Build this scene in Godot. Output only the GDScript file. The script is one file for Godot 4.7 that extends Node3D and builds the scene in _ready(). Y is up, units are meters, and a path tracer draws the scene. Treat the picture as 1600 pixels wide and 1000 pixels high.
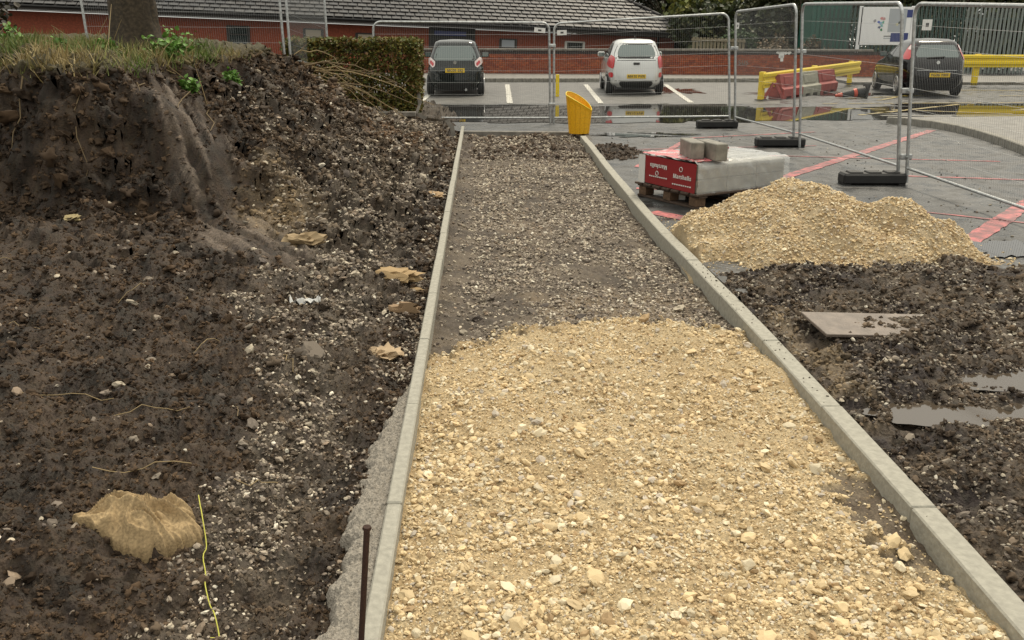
extends Node3D

var rng := RandomNumberGenerator.new()
var noise := FastNoiseLite.new()
var M := {}
var taken := {}

# ---------------------------------------------------------------- naming
func numbered(called: String) -> String:
	if not taken.has(called):
		taken[called] = 0
		return called
	taken[called] += 1
	return "%s_%03d" % [called, taken[called]]

func tag(o: Node, label: String, category: String, group := "") -> Node:
	o.set_meta("label", label)
	o.set_meta("category", category)
	if group != "":
		o.set_meta("group", group)
	return o

func thing(called: String, label: String, category: String, at := Vector3.ZERO, turn := 0.0, group := "") -> Node3D:
	var o := Node3D.new()
	o.name = numbered(called)
	add_child(o)
	o.position = at
	o.rotation.y = turn
	tag(o, label, category, group)
	return o

func put(called: String, mesh: Mesh, mat: Material, parent: Node = self) -> MeshInstance3D:
	var o := MeshInstance3D.new()
	o.name = numbered(called) if parent == self else called
	o.mesh = mesh
	o.material_override = mat
	o.cast_shadow = GeometryInstance3D.SHADOW_CASTING_SETTING_ON
	parent.add_child(o, true)
	return o

func obj(called: String, st: SurfaceTool, mat: Material, parent: Node = self) -> MeshInstance3D:
	return put(called, st.commit(), mat, parent)

func struct(o: Node) -> Node:
	o.set_meta("kind", "structure")
	return o

func stuff(o: Node) -> Node:
	o.set_meta("kind", "stuff")
	return o

# ---------------------------------------------------------------- shapes
func new_st() -> SurfaceTool:
	var st := SurfaceTool.new()
	st.begin(Mesh.PRIMITIVE_TRIANGLES)
	return st

func tri(st: SurfaceTool, a: Vector3, b: Vector3, c: Vector3) -> void:
	var n := (c - a).cross(b - a).normalized()
	st.set_normal(n); st.add_vertex(a)
	st.set_normal(n); st.add_vertex(b)
	st.set_normal(n); st.add_vertex(c)

# a b c d clockwise seen from the front
func quad(st: SurfaceTool, a: Vector3, b: Vector3, c: Vector3, d: Vector3) -> void:
	var n := (c - a).cross(b - a).normalized()
	st.set_normal(n); st.add_vertex(a)
	st.set_normal(n); st.add_vertex(b)
	st.set_normal(n); st.add_vertex(c)
	st.set_normal(n); st.add_vertex(a)
	st.set_normal(n); st.add_vertex(c)
	st.set_normal(n); st.add_vertex(d)

func box(st: SurfaceTool, at: Vector3, size: Vector3, b := Basis.IDENTITY, taper := 1.0) -> void:
	var h := size / 2
	var p := []
	for k in 8:
		var s := Vector3(1 if k & 1 else -1, 1 if k & 2 else -1, 1 if k & 4 else -1)
		var q := s * h
		if s.y > 0:
			q.x *= taper
			q.z *= taper
		p.append(at + b * q)
	quad(st, p[6], p[7], p[5], p[4])
	quad(st, p[7], p[3], p[1], p[5])
	quad(st, p[3], p[2], p[0], p[1])
	quad(st, p[2], p[6], p[4], p[0])
	quad(st, p[2], p[3], p[7], p[6])
	quad(st, p[4], p[5], p[1], p[0])

# box with chamfered edges (26 faces)
func cbox(st: SurfaceTool, at: Vector3, size: Vector3, ch: float, b := Basis.IDENTITY) -> void:
	var h := size / 2
	var c := Vector3(ch, ch, ch)
	var i := h - c
	var f := func(x: float, y: float, z: float) -> Vector3: return at + b * Vector3(x, y, z)
	for s in [1.0, -1.0]:
		var fl := [f.call(s * h.x, i.y, i.z), f.call(s * h.x, i.y, -i.z), f.call(s * h.x, -i.y, -i.z), f.call(s * h.x, -i.y, i.z)]
		if s < 0: fl.reverse()
		quad(st, fl[0], fl[1], fl[2], fl[3])
		fl = [f.call(-i.x, s * h.y, -i.z), f.call(i.x, s * h.y, -i.z), f.call(i.x, s * h.y, i.z), f.call(-i.x, s * h.y, i.z)]
		if s < 0: fl.reverse()
		quad(st, fl[0], fl[1], fl[2], fl[3])
		fl = [f.call(-i.x, i.y, s * h.z), f.call(i.x, i.y, s * h.z), f.call(i.x, -i.y, s * h.z), f.call(-i.x, -i.y, s * h.z)]
		if s < 0: fl.reverse()
		quad(st, fl[0], fl[1], fl[2], fl[3])
		for t in [1.0, -1.0]:
			fl = [f.call(s * i.x, t * h.y, i.z), f.call(s * i.x, t * h.y, -i.z), f.call(s * h.x, t * i.y, -i.z), f.call(s * h.x, t * i.y, i.z)]
			if s * t < 0: fl.reverse()
			quad(st, fl[0], fl[1], fl[2], fl[3])
			fl = [f.call(i.x, s * h.y, t * i.z), f.call(i.x, s * i.y, t * h.z), f.call(-i.x, s * i.y, t * h.z), f.call(-i.x, s * h.y, t * i.z)]
			if s * t < 0: fl.reverse()
			quad(st, fl[0], fl[1], fl[2], fl[3])
			fl = [f.call(s * h.x, i.y, t * i.z), f.call(s * h.x, -i.y, t * i.z), f.call(s * i.x, -i.y, t * h.z), f.call(s * i.x, i.y, t * h.z)]
			if s * t > 0: fl.reverse()
			quad(st, fl[0], fl[1], fl[2], fl[3])
			for u in [1.0, -1.0]:
				var tr := [f.call(s * h.x, t * i.y, u * i.z), f.call(s * i.x, t * h.y, u * i.z), f.call(s * i.x, t * i.y, u * h.z)]
				if s * t * u > 0: tr.reverse()
				tri(st, tr[0], tr[1], tr[2])

func tube(st: SurfaceTool, pts: Array, r, sides := 8, caps := true) -> void:
	var n := pts.size()
	var up := Vector3.UP
	var rings := []
	for k in n:
		var t: Vector3 = (pts[mini(k + 1, n - 1)] - pts[maxi(k - 1, 0)]).normalized()
		if absf(t.dot(up)) > 0.95:
			up = Vector3.RIGHT if absf(t.x) < 0.9 else Vector3.BACK
		var sx := t.cross(up).normalized()
		var sy := sx.cross(t).normalized()
		up = sy
		var rad: float = r[k] if r is Array else r
		var ring := []
		for j in sides:
			var a := TAU * j / sides
			var dd := sx * cos(a) + sy * sin(a)
			ring.append([pts[k] + dd * rad, dd])
		rings.append(ring)
	for k in n - 1:
		for j in sides:
			var j2 := (j + 1) % sides
			for q in [rings[k][j], rings[k + 1][j2], rings[k + 1][j], rings[k][j], rings[k][j2], rings[k + 1][j2]]:
				st.set_normal(q[1]); st.add_vertex(q[0])
	if caps:
		for j in range(1, sides - 1):
			tri(st, rings[0][0][0], rings[0][j + 1][0], rings[0][j][0])
			tri(st, rings[n - 1][0][0], rings[n - 1][j][0], rings[n - 1][j + 1][0])

func tab(keys: Array, x: float) -> float:
	if x <= keys[0][0]:
		return keys[0][1]
	for k in range(1, keys.size()):
		if x <= keys[k][0]:
			var t: float = (x - keys[k - 1][0]) / (keys[k][0] - keys[k - 1][0])
			return lerpf(keys[k - 1][1], keys[k][1], t)
	return keys[-1][1]

func nz(x: float, y: float, z := 0.0) -> float:
	return noise.get_noise_3d(x, y, z)

# ---------------------------------------------------------------- materials
func ntex(freq: float, lo: Color, hi: Color, sd: int, size := 512, kind := FastNoiseLite.TYPE_SIMPLEX, octaves := 4, normal := 0.0) -> NoiseTexture2D:
	var n := FastNoiseLite.new()
	n.noise_type = kind
	n.frequency = freq
	n.seed = sd
	n.fractal_octaves = octaves
	var t := NoiseTexture2D.new()
	t.width = size
	t.height = size
	t.seamless = true
	t.noise = n
	if normal > 0:
		t.as_normal_map = true
		t.bump_strength = normal
	else:
		var g := Gradient.new()
		g.set_color(0, lo)
		g.set_color(1, hi)
		t.color_ramp = g
	return t

func lin(r: float, g: float, b: float) -> Color:
	return Color(r, g, b).linear_to_srgb()

func mat(color: Color, rough := 0.8, metal := 0.0) -> StandardMaterial3D:
	var m := StandardMaterial3D.new()
	m.albedo_color = color
	m.roughness = rough
	m.metallic = metal
	return m

func tri_map(m: StandardMaterial3D, s: float) -> StandardMaterial3D:
	m.uv1_triplanar = true
	m.uv1_world_triplanar = true
	m.uv1_scale = Vector3(s, s, s)
	return m

func make_materials() -> void:
	var g := func(v: float) -> Color: return Color(v, v, v)
	var grain := ntex(0.03, g.call(0.62), g.call(1.0), 3, 512, FastNoiseLite.TYPE_SIMPLEX, 5)
	var soft := ntex(0.008, g.call(0.72), g.call(1.0), 5, 512, FastNoiseLite.TYPE_SIMPLEX, 5)
	var subtle := ntex(0.03, g.call(0.86), g.call(1.0), 31, 512, FastNoiseLite.TYPE_SIMPLEX, 6)
	var gnorm := ntex(0.05, Color(), Color(), 7, 512, FastNoiseLite.TYPE_SIMPLEX, 4, 6.0)
	var fine := ntex(0.12, Color(), Color(), 9, 512, FastNoiseLite.TYPE_SIMPLEX, 3, 3.0)
	# soil, stones, gravel: colours come with the vertices and copies
	var m := mat(Color.WHITE, 0.82)
	m.vertex_color_use_as_albedo = true
	m.albedo_texture = grain
	m.normal_enabled = true
	m.normal_texture = gnorm
	m.normal_scale = 1.2
	M.soil = tri_map(m, 2.2)
	m = mat(Color.WHITE, 0.86)
	m.vertex_color_use_as_albedo = true
	m.albedo_texture = grain
	m.normal_enabled = true
	m.normal_texture = gnorm
	m.normal_scale = 1.0
	M.fines = tri_map(m, 4.0)
	m = mat(Color.WHITE, 0.78)
	m.vertex_color_use_as_albedo = true
	M.stone = m
	m = mat(Color.WHITE, 0.85)
	m.vertex_color_use_as_albedo = true
	m.metallic_specular = 0.35
	M.clod = m
	# wet tarmac
	m = mat(Color.WHITE, 1.0)
	m.albedo_texture = ntex(0.007, lin(0.021, 0.022, 0.022), lin(0.074, 0.074, 0.072), 11, 1024, FastNoiseLite.TYPE_SIMPLEX, 7)
	m.roughness_texture = ntex(0.006, g.call(0.14), g.call(0.78), 13, 1024, FastNoiseLite.TYPE_SIMPLEX, 5)
	m.roughness_texture_channel = BaseMaterial3D.TEXTURE_CHANNEL_RED
	m.normal_enabled = true
	m.normal_texture = fine
	m.normal_scale = 0.25
	M.tarmac = tri_map(m, 0.28)
	m = mat(lin(0.12, 0.115, 0.105), 0.5)
	m.albedo_texture = soft
	m.normal_enabled = true
	m.normal_texture = fine
	m.normal_scale = 0.25
	M.bay = tri_map(m, 0.5)
	m = mat(lin(0.030, 0.028, 0.026), 0.03)
	m.metallic_specular = 0.75
	M.puddle = m
	m = mat(lin(0.07, 0.055, 0.04), 0.08)
	m.metallic_specular = 0.7
	M.mud_water = m
	m = mat(lin(0.345, 0.33, 0.275), 0.75)
	m.albedo_texture = subtle
	m.normal_enabled = true
	m.normal_texture = gnorm
	m.normal_scale = 0.25
	M.kerb = tri_map(m, 1.3)
	m = mat(lin(0.27, 0.255, 0.215), 0.7)
	m.albedo_texture = soft
	m.normal_enabled = true
	m.normal_texture = gnorm
	m.normal_scale = 0.25
	M.kerb_old = tri_map(m, 1.7)
	m = mat(lin(0.40, 0.36, 0.30), 0.85)
	m.albedo_texture = grain
	m.normal_enabled = true
	m.normal_texture = gnorm
	m.normal_scale = 1.6
	M.haunch = tri_map(m, 3.0)
	m = mat(lin(0.2, 0.19, 0.17), 0.6)
	m.albedo_texture = soft
	M.paving = tri_map(m, 0.7)
	m = mat(lin(0.60, 0.62, 0.62), 0.38, 0.75)
	m.albedo_texture = soft
	M.galv = tri_map(m, 3.0)
	M.wire = mat(lin(0.36, 0.37, 0.37), 0.5, 0.4)
	M.rubber = tri_map(mat(lin(0.014, 0.014, 0.014), 0.6), 1.0)
	M.rubber.albedo_texture = soft
	M.tagwhite = mat(lin(0.7, 0.7, 0.68), 0.6)
	M.print = mat(lin(0.06, 0.06, 0.06), 0.6)
	m = mat(lin(0.055, 0.022, 0.013), 0.8, 0.2)
	m.albedo_texture = grain
	M.rust = tri_map(m, 6.0)
	# plastics and paint
	m = mat(lin(0.88, 0.46, 0.010), 0.42)
	m.albedo_texture = subtle
	M.tub = tri_map(m, 1.5)
	m = mat(lin(0.86, 0.63, 0.015), 0.4)
	m.albedo_texture = subtle
	M.yellow = tri_map(m, 0.9)
	m = mat(lin(0.42, 0.075, 0.06), 0.6)
	m.albedo_texture = soft
	M.redplastic = tri_map(m, 1.2)
	m = mat(lin(0.42, 0.41, 0.32), 0.65)
	m.albedo_texture = soft
	M.whiteplastic = tri_map(m, 1.2)
	M.orange = mat(lin(0.45, 0.055, 0.022), 0.5)
	m = mat(lin(0.72, 0.70, 0.62), 0.6)
	m.albedo_texture = grain
	M.whiteline = tri_map(m, 0.6)
	m = mat(lin(0.56, 0.13, 0.13), 0.5)
	m.albedo_texture = ntex(0.012, Color(0.45, 0.55, 0.58), Color.WHITE, 17, 512, FastNoiseLite.TYPE_SIMPLEX, 5)
	M.redline = tri_map(m, 0.8)
	m = mat(lin(0.42, 0.29, 0.06), 0.5)
	m.albedo_texture = ntex(0.012, Color(0.5, 0.55, 0.6), Color.WHITE, 19, 512, FastNoiseLite.TYPE_SIMPLEX, 5)
	M.yellowline = tri_map(m, 0.8)
	# timber, packing
	m = mat(lin(0.10, 0.065, 0.045), 0.75)
	m.albedo_texture = grain
	M.pallet = tri_map(m, 1.6)
	m = mat(lin(0.17, 0.10, 0.055), 0.75)
	m.albedo_texture = grain
	M.pallet2 = tri_map(m, 1.6)
	m = mat(lin(0.20, 0.16, 0.13), 0.55)
	m.albedo_texture = soft
	m.normal_enabled = true
	m.normal_texture = gnorm
	m.normal_scale = 0.3
	M.board = tri_map(m, 1.4)
	M.redwrap = mat(lin(0.22, 0.006, 0.012), 0.28)
	M.redwrap.clearcoat_enabled = true
	M.redwrap.clearcoat = 0.5
	M.whitewrap = mat(lin(0.62, 0.62, 0.60), 0.3)
	m = mat(Color(0.95, 0.96, 0.95, 0.25), 0.18)
	m.transparency = BaseMaterial3D.TRANSPARENCY_ALPHA
	M.film = m
	m = mat(lin(0.50, 0.36, 0.19), 0.95)
	m.albedo_texture = grain
	m.normal_enabled = true
	m.normal_texture = ntex(0.2, Color(), Color(), 23, 512, FastNoiseLite.TYPE_CELLULAR, 2, 5.0)
	m.normal_scale = 0.4
	M.sack = tri_map(m, 5.0)
	M.twine = mat(lin(0.46, 0.45, 0.07), 0.6)
	M.straw = mat(lin(0.27, 0.20, 0.10), 0.8)
	M.twig = mat(lin(0.16, 0.115, 0.06), 0.85)
	m = mat(Color.WHITE, 0.65)
	m.vertex_color_use_as_albedo = true
	m.backlight_enabled = true
	m.backlight = Color(0.35, 0.35, 0.25)
	M.leaf = m
	m = mat(lin(0.085, 0.062, 0.036), 0.9)
	m.albedo_texture = ntex(0.02, g.call(0.4), g.call(1.0), 29, 512, FastNoiseLite.TYPE_SIMPLEX, 5)
	M.bark = tri_map(m, 2.0)
	# masonry
	m = mat(lin(0.10, 0.075, 0.06), 0.9)
	M.mortar = m
	M.brick = []
	for c in [lin(0.36, 0.085, 0.032), lin(0.31, 0.068, 0.028), lin(0.40, 0.105, 0.040), lin(0.26, 0.058, 0.028), lin(0.34, 0.095, 0.045)]:
		m = mat(c, 0.75)
		m.albedo_texture = soft
		M.brick.append(tri_map(m, 2.0))
	m = mat(lin(0.035, 0.026, 0.024), 0.6)
	m.albedo_texture = soft
	M.blue_brick = tri_map(m, 2.0)
	m = mat(lin(0.24, 0.22, 0.19), 0.7)
	m.albedo_texture = soft
	M.coping = tri_map(m, 1.0)
	M.tile = []
	for c in [lin(0.075, 0.075, 0.078), lin(0.06, 0.06, 0.064), lin(0.092, 0.09, 0.09), lin(0.07, 0.066, 0.066)]:
		m = mat(c, 0.45)
		m.metallic_specular = 0.4
		m.albedo_texture = soft
		m.normal_enabled = true
		m.normal_texture = gnorm
		m.normal_scale = 0.2
		M.tile.append(tri_map(m, 1.0))
	M.dark = mat(lin(0.012, 0.011, 0.011), 0.6)
	M.soffit = mat(lin(0.03, 0.024, 0.02), 0.6)
	M.frame = mat(lin(0.55, 0.53, 0.48), 0.5)
	m = mat(lin(0.02, 0.03, 0.03), 0.06)
	m.metallic_specular = 0.7
	M.pane = m
	M.blind = mat(lin(0.42, 0.36, 0.27), 0.8)
	M.greensteel = mat(lin(0.012, 0.045, 0.035), 0.45)
	M.litgreensteel = mat(lin(0.16, 0.19, 0.175), 0.4)  # same green steel, with the bright side light put into the colour
	M.greenshed = mat(lin(0.012, 0.085, 0.06), 0.5)
	M.signwhite = mat(lin(0.72, 0.73, 0.74), 0.4)
	M.signblue = mat(lin(0.03, 0.045, 0.17), 0.4)
	M.signgrey = mat(lin(0.36, 0.39, 0.42), 0.4)
	M.deadwood = mat(lin(0.20, 0.17, 0.11), 0.8)
	# cars
	var paint := func(c: Color, metal: float, r: float) -> StandardMaterial3D:
		var p := mat(c, r, metal)
		p.clearcoat_enabled = true
		p.clearcoat = 1.0
		p.clearcoat_roughness = 0.04
		p.metallic_specular = 0.15
		return p
	M.silver = paint.call(lin(0.60, 0.61, 0.60), 0.35, 0.35)
	M.darkgreen = paint.call(lin(0.004, 0.008, 0.008), 0.0, 0.35)
	M.black = paint.call(lin(0.003, 0.003, 0.004), 0.0, 0.3)
	m = mat(lin(0.10, 0.135, 0.13), 0.05)
	m.metallic_specular = 0.9
	M.carglass = m
	m = mat(lin(0.012, 0.015, 0.015), 0.05)
	m.metallic_specular = 0.9
	M.darkglass = m
	M.trim = mat(lin(0.012, 0.012, 0.012), 0.5)
	M.tyre = mat(lin(0.012, 0.012, 0.012), 0.8)
	M.alloy = mat(lin(0.5, 0.5, 0.5), 0.35, 0.7)
	var lens := mat(lin(0.50, 0.012, 0.02), 0.12)
	lens.clearcoat_enabled = true
	M.redlens = lens
	lens = mat(lin(0.75, 0.62, 0.60), 0.12)
	lens.clearcoat_enabled = true
	M.clearlens = lens
	M.plate = mat(lin(0.70, 0.47, 0.02), 0.45)
	M.chrome = mat(lin(0.6, 0.62, 0.62), 0.15, 1.0)

# ---------------------------------------------------------------- the lie of the land
const LEFT := [[-16.6, -0.86], [-15.94, -0.839], [-6.66, -0.528], [-2.85, -0.402], [-2.14, -0.376], [-0.6, -0.33]]
const RIGHT := [[-15.0, 1.105], [-14.4, 1.116], [-10.8, 1.175], [-7.78, 1.243], [-6.05, 1.341], [-4.8, 1.392], [-3.79, 1.423], [-2.88, 1.447], [-2.15, 1.461], [-0.6, 1.475]]
const LW := 0.056
const RW := 0.095
const NEAR := [[0.0, -0.13], [0.15, -0.12], [0.3, -0.11], [0.5, -0.03], [0.75, 0.05], [1.2, 0.12], [2.2, 0.2], [3.5, 0.3], [6.0, 0.5], [9.0, 0.7]]
const FAR := [[0.0, -0.11], [0.25, -0.07], [0.5, 0.05], [1.0, 0.24], [1.6, 0.6], [2.1, 0.97], [2.5, 1.24], [2.8, 1.36], [3.2, 1.41], [9.0, 1.5]]

func xl(z: float) -> float:
	return tab(LEFT, z)

func xr(z: float) -> float:
	return tab(RIGHT, z)

func smear(x: float, z: float) -> float:
	var a := Vector2(-3.25, -8.35)
	var b := Vector2(-1.62, -6.1)
	var t := (b - a).normalized()
	var p := Vector2(x, z) - a
	var al := p.dot(t)
	var ac := absf(p.dot(Vector2(-t.y, t.x)) - 0.06 * nz(al * 2.0, 3.0))
	return smoothstep(-0.75, -0.35, nz(al * 1.3, ac * 4.0, 14.0)) * (1.0 - smoothstep(0.24, 0.40, ac)) * smoothstep(-0.2, 0.1, al) * (1.0 - smoothstep(2.5, 2.95, al + 0.3 * nz(x * 6, z * 6)))

func bank_h(x: float, z: float) -> float:
	var D := -z
	var d := xl(z) - LW - x
	if d < 0:
		return -0.14
	var D2 := D + 0.5 * nz(x * 0.8, z * 0.5, 4.0) + 0.16 * nz(x * 3.1, z * 2.0, 8.0)
	var t := smoothstep(6.75, 8.05, D2 + 0.25 * clampf(2.2 - d, 0, 1.4))
	var h := lerpf(tab(NEAR, d), tab(FAR, d + 0.12 * nz(x * 2.0, z * 2.0, 2.0)), t)
	var e := smoothstep(13.2, 15.6, D2 - maxf(d - 2.6, 0.0) * 1.1)
	h = lerpf(h, minf(h, 0.02 + 0.16 * d), e)
	var s := smear(x, z)
	var rough := smoothstep(0.0, 0.2, d) * (1.0 - 0.85 * s)
	var slope := 1.0 + 0.9 * t * (1.0 - smoothstep(1.2, 1.4, h))
	h += rough * (0.055 * nz(x * 2.2, z * 2.2) * slope + 0.032 * nz(x * 6.0, z * 6.0, 1.0) * slope + 0.036 * absf(nz(x * 13.0, z * 13.0, 5.0)) + 0.018 * absf(nz(x * 31.0, z * 31.0, 6.0)) + 0.006 * nz(x * 70.0, z * 70.0, 6.0))
	if s > 0.01:
		var ac := (x + 3.25) * 0.81 - (z + 8.35) * 0.587
		var al := (x + 3.25) * 0.587 + (z + 8.35) * 0.81
		h += s * (0.04 * nz(ac * 5.0, al * 0.8, 9.0) + 0.035 * smoothstep(-0.06, 0.1, nz(ac * 9.0, al * 0.7, 24.0)) + 0.012 * nz(ac * 34.0, al * 1.2, 9.0) + 0.014 * absf(nz(x * 12.0, z * 12.0, 5.0)))
	return h

func bank_base(x: float, z: float) -> float:
	# the near ground without its clods
	return tab(NEAR, xl(z) - LW - x) + 0.055 * nz(x * 2.2, z * 2.2) + 0.032 * nz(x * 6.0, z * 6.0, 1.0) + 0.018

func bank_pt(x: float, z: float) -> Vector3:
	var h := bank_h(x, z)
	if z > -5.5:
		return Vector3(x, h, z)
	var n := Vector3((h - bank_h(x + 0.05, z)) / 0.05, 1.0, (h - bank_h(x, z + 0.05)) / 0.05).normalized()
	var st := clampf((1.0 - n.y) * 2.6, 0, 1) * (1.0 - 0.85 * smear(x, z))
	if st < 0.02:
		return Vector3(x, h, z)
	var k := 0.075 * nz(x * 3.5, h * 3.5, z * 3.5) + 0.07 * absf(nz(x * 7.0, h * 7.0, z * 7.0 + 9.0)) + 0.045 * absf(nz(x * 16.0, h * 16.0, z * 16.0)) + 0.016 * nz(x * 36.0, h * 36.0, z * 36.0)
	return Vector3(x, h, z) + n * st * (k - 0.04) * 0.75

func bank_color(x: float, z: float, h: float) -> Color:
	var D := -z
	var d := xl(z) - LW - x
	var a := 0.5 + 0.7 * nz(x * 3.0, z * 3.0, 20.0) + 0.5 * nz(x * 14.0, z * 14.0, 21.0)
	var c := Color(0.026, 0.0160, 0.0092).lerp(Color(0.075, 0.048, 0.0275), clampf(a, 0, 1))
	var lim := tab([[-16.0, 2.0], [-9.0, 1.8], [-6.6, 1.4], [-4.0, 0.75], [-2.0, 0.55]], z)
	var st := (1.0 - smoothstep(0.7 * lim, 1.15 * lim, d + 0.35 * lim * nz(x * 1.8, z * 1.8, 22.0))) * (0.35 + 0.65 * clampf(0.5 + 1.2 * nz(x * 5.0, z * 5.0, 23.0), 0, 1))
	st *= smoothstep(0.12, 0.4, d)
	c = c.lerp(Color(0.14, 0.112, 0.082), 0.8 * st)
	var s := smear(x, z)
	if s > 0.01:
		var ac := (x + 3.25) * 0.81 - (z + 8.35) * 0.587
		var al := (x + 3.25) * 0.587 + (z + 8.35) * 0.81
		var plate := smoothstep(-0.06, 0.1, nz(ac * 9.0, al * 0.7, 24.0)) * clampf(0.6 + 0.9 * nz(ac * 30.0, al * 1.5, 25.0), 0, 1)
		c = c.lerp(Color(0.20, 0.155, 0.118), s * plate)
	var o := 1.0 - smoothstep(0.3, 1.5, Vector2(x + 1.9, (z + 12.8) * 0.6).length())
	c = c.lerp(Color(0.15, 0.085, 0.042), 0.6 * o * clampf(0.5 + nz(x * 4, z * 4, 25.0) * 1.5, 0, 1))
	o = 1.0 - smoothstep(0.1, 0.5, Vector2(x + 1.85, (z + 7.3) * 0.7).length() + 0.15 * nz(x * 7, z * 7, 26.0))
	c = c.lerp(Color(0.26, 0.19, 0.11), 0.7 * o)
	o = 1.0 - smoothstep(0.15, 0.55, Vector2(x + 5.3, (z + 8.6) * 0.8).length() + 0.2 * nz(x * 7, z * 7, 27.0))
	c = c.lerp(Color(0.16, 0.135, 0.105), 0.8 * o)
	if h > 1.3:
		c = c.lerp(Color(0.10, 0.085, 0.035), smoothstep(1.3, 1.38, h) * 0.8)
	return c

func lime_edge(x: float) -> float:
	return tab([[-0.6, -4.55], [-0.36, -4.75], [-0.15, -4.98], [0.23, -5.22], [0.64, -5.4], [1.0, -5.28], [1.4, -5.0]], x)

func lime(x: float, z: float) -> float:
	return smoothstep(-0.12, 0.16, z - lime_edge(x) + 0.16 * nz(x * 5.0, z * 5.0, 30.0) + 0.1 * nz(x * 17.0, z * 17.0, 31.0))

func bare(x: float, z: float) -> float:
	# dark patch beside the right kerb where the limestone has not been spread
	var e := Vector2((x - 1.40) / 0.16, (z + 2.95) / 0.42).length() + 0.5 * nz(x * 8.0, z * 8.0, 32.0)
	return 1.0 - smoothstep(0.7, 1.1, e)

func path_h(x: float, z: float) -> float:
	var l := lime(x, z)
	var h := lerpf(-0.125, -0.062, l) - 0.025 * bare(x, z)
	h += 0.03 * nz(x * 1.3, z * 1.0, 33.0) + 0.011 * nz(x * 7.0, z * 7.0, 34.0) + 0.006 * nz(x * 22.0, z * 22.0, 35.0) + 0.004 * nz(x * 60.0, z * 60.0, 35.0)
	h += 0.16 * exp(-pow((x - 0.45) / 0.42, 2.0) - pow((z + 14.3) / 0.55, 2.0)) + 0.10 * exp(-pow((x + 0.15) / 0.3, 2.0) - pow((z + 13.4) / 0.5, 2.0))
	h += 0.05 * smoothstep(0.3, 0.0, x - xl(z)) * smoothstep(-4.6, -5.4, z)
	if z < -12.8:
		h += 0.06 * maxf(0.0, nz(x * 6.0, z * 6.0, 37.0))
	return h

func path_color(x: float, z: float) -> Color:
	var l := lime(x, z) * (1.0 - 0.9 * bare(x, z))
	var a := clampf(0.5 + 0.8 * nz(x * 2.5, z * 2.5, 40.0) + 0.5 * nz(x * 20.0, z * 20.0, 41.0), 0, 1)
	var dark := Color(0.085, 0.064, 0.046).lerp(Color(0.18, 0.14, 0.098), a)
	var sand := 1.0 - smoothstep(0.4, 1.0, Vector2((x - 0.75) / 0.7, (z + 5.75) / 0.55).length() + 0.4 * nz(x * 4, z * 4, 42.0))
	sand = maxf(sand, (1.0 - smoothstep(0.3, 1.0, Vector2((x - 0.1) / 0.5, (z + 8.3) / 0.6).length() + 0.4 * nz(x * 4, z * 4, 43.0))) * 0.7)
	dark = dark.lerp(Color(0.27, 0.20, 0.125), sand * 0.75)
	if z < -12.6:
		dark = dark.lerp(Color(0.085, 0.06, 0.042), 0.7)
	var pale := Color(0.50, 0.36, 0.185).lerp(Color(0.60, 0.465, 0.27), a)
	return dark.lerp(pale, l)

func heap_h(x: float, z: float) -> float:
	var w := 0.10 * nz(x * 1.7, z * 1.7, 50.0)
	var a := 0.56 - 0.46 * Vector2((x - 2.45) / 0.98, (z + 7.35) / 0.88).length() + w
	var b := 0.42 - 0.40 * Vector2((x - 3.0) / 0.72, (z + 7.1) / 0.72).length() + w
	var c := 0.24 - 0.36 * Vector2((x - 1.85) / 0.75, (z + 7.1) / 0.85).length() + w
	var m := maxf(maxf(a, b), c)
	m = log(exp(14 * a) + exp(14 * b) + exp(14 * c)) / 14.0
	m = minf(m, 0.47 + 0.25 * (m - 0.47))
	return m + 0.014 * nz(x * 9.0, z * 9.0, 51.0) + 0.007 * nz(x * 30.0, z * 30.0, 52.0) - 0.05

func spoil_h(x: float, z: float) -> float:
	var d := x - (xr(z) + RW)
	var back := smoothstep(-6.75, -6.1, z + 0.25 * nz(x * 2.0, z * 2.0, 60.0))
	var h := lerpf(-0.12, lerpf(-0.035, 0.01, smoothstep(0.0, 0.5, d)), back)
	h += 0.05 * exp(-pow((z + 5.95) / 0.4, 2.0)) * smoothstep(0.1, 0.6, d) * back
	h -= 0.06 * exp(-pow((z + 3.78 + 0.03 * (x - 2.2)) / 0.16, 2.0)) * smoothstep(0.12, 0.35, d) + 0.055 * exp(-pow((z + 4.22 + 0.1 * (x - 2.8)) / 0.17, 2.0)) * smoothstep(0.6, 0.9, d)
	var rut := maxf(exp(-pow((z + 3.78 + 0.03 * (x - 2.2)) / 0.13, 2.0)) * smoothstep(0.12, 0.35, d), exp(-pow((z + 4.22 + 0.1 * (x - 2.8)) / 0.14, 2.0)) * smoothstep(0.6, 0.9, d))
	h += back * (1.0 - 0.75 * rut) * (0.035 * nz(x * 2.4, z * 2.4, 61.0) + 0.028 * nz(x * 6.0, z * 8.0, 62.0) + 0.016 * absf(nz(x * 15.0, z * 15.0, 63.0)) + 0.011 * nz(x * 36.0, z * 36.0, 64.0) + 0.006 * nz(x * 80.0, z * 80.0, 64.0))
	return h

func spoil_color(x: float, z: float) -> Color:
	var a := clampf(0.5 + 0.9 * nz(x * 2.2, z * 3.0, 70.0) + 0.5 * nz(x * 14.0, z * 14.0, 71.0), 0, 1)
	var c := Color(0.034, 0.0235, 0.0158).lerp(Color(0.108, 0.079, 0.053), a)
	var o := 1.0 - smoothstep(0.3, 1.0, Vector2((x - 1.62) / 0.14, (z + 4.6) / 0.9).length() + 0.5 * nz(x * 6, z * 6, 72.0))
	c = c.lerp(Color(0.26, 0.195, 0.12), 0.7 * o)
	return c

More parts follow.
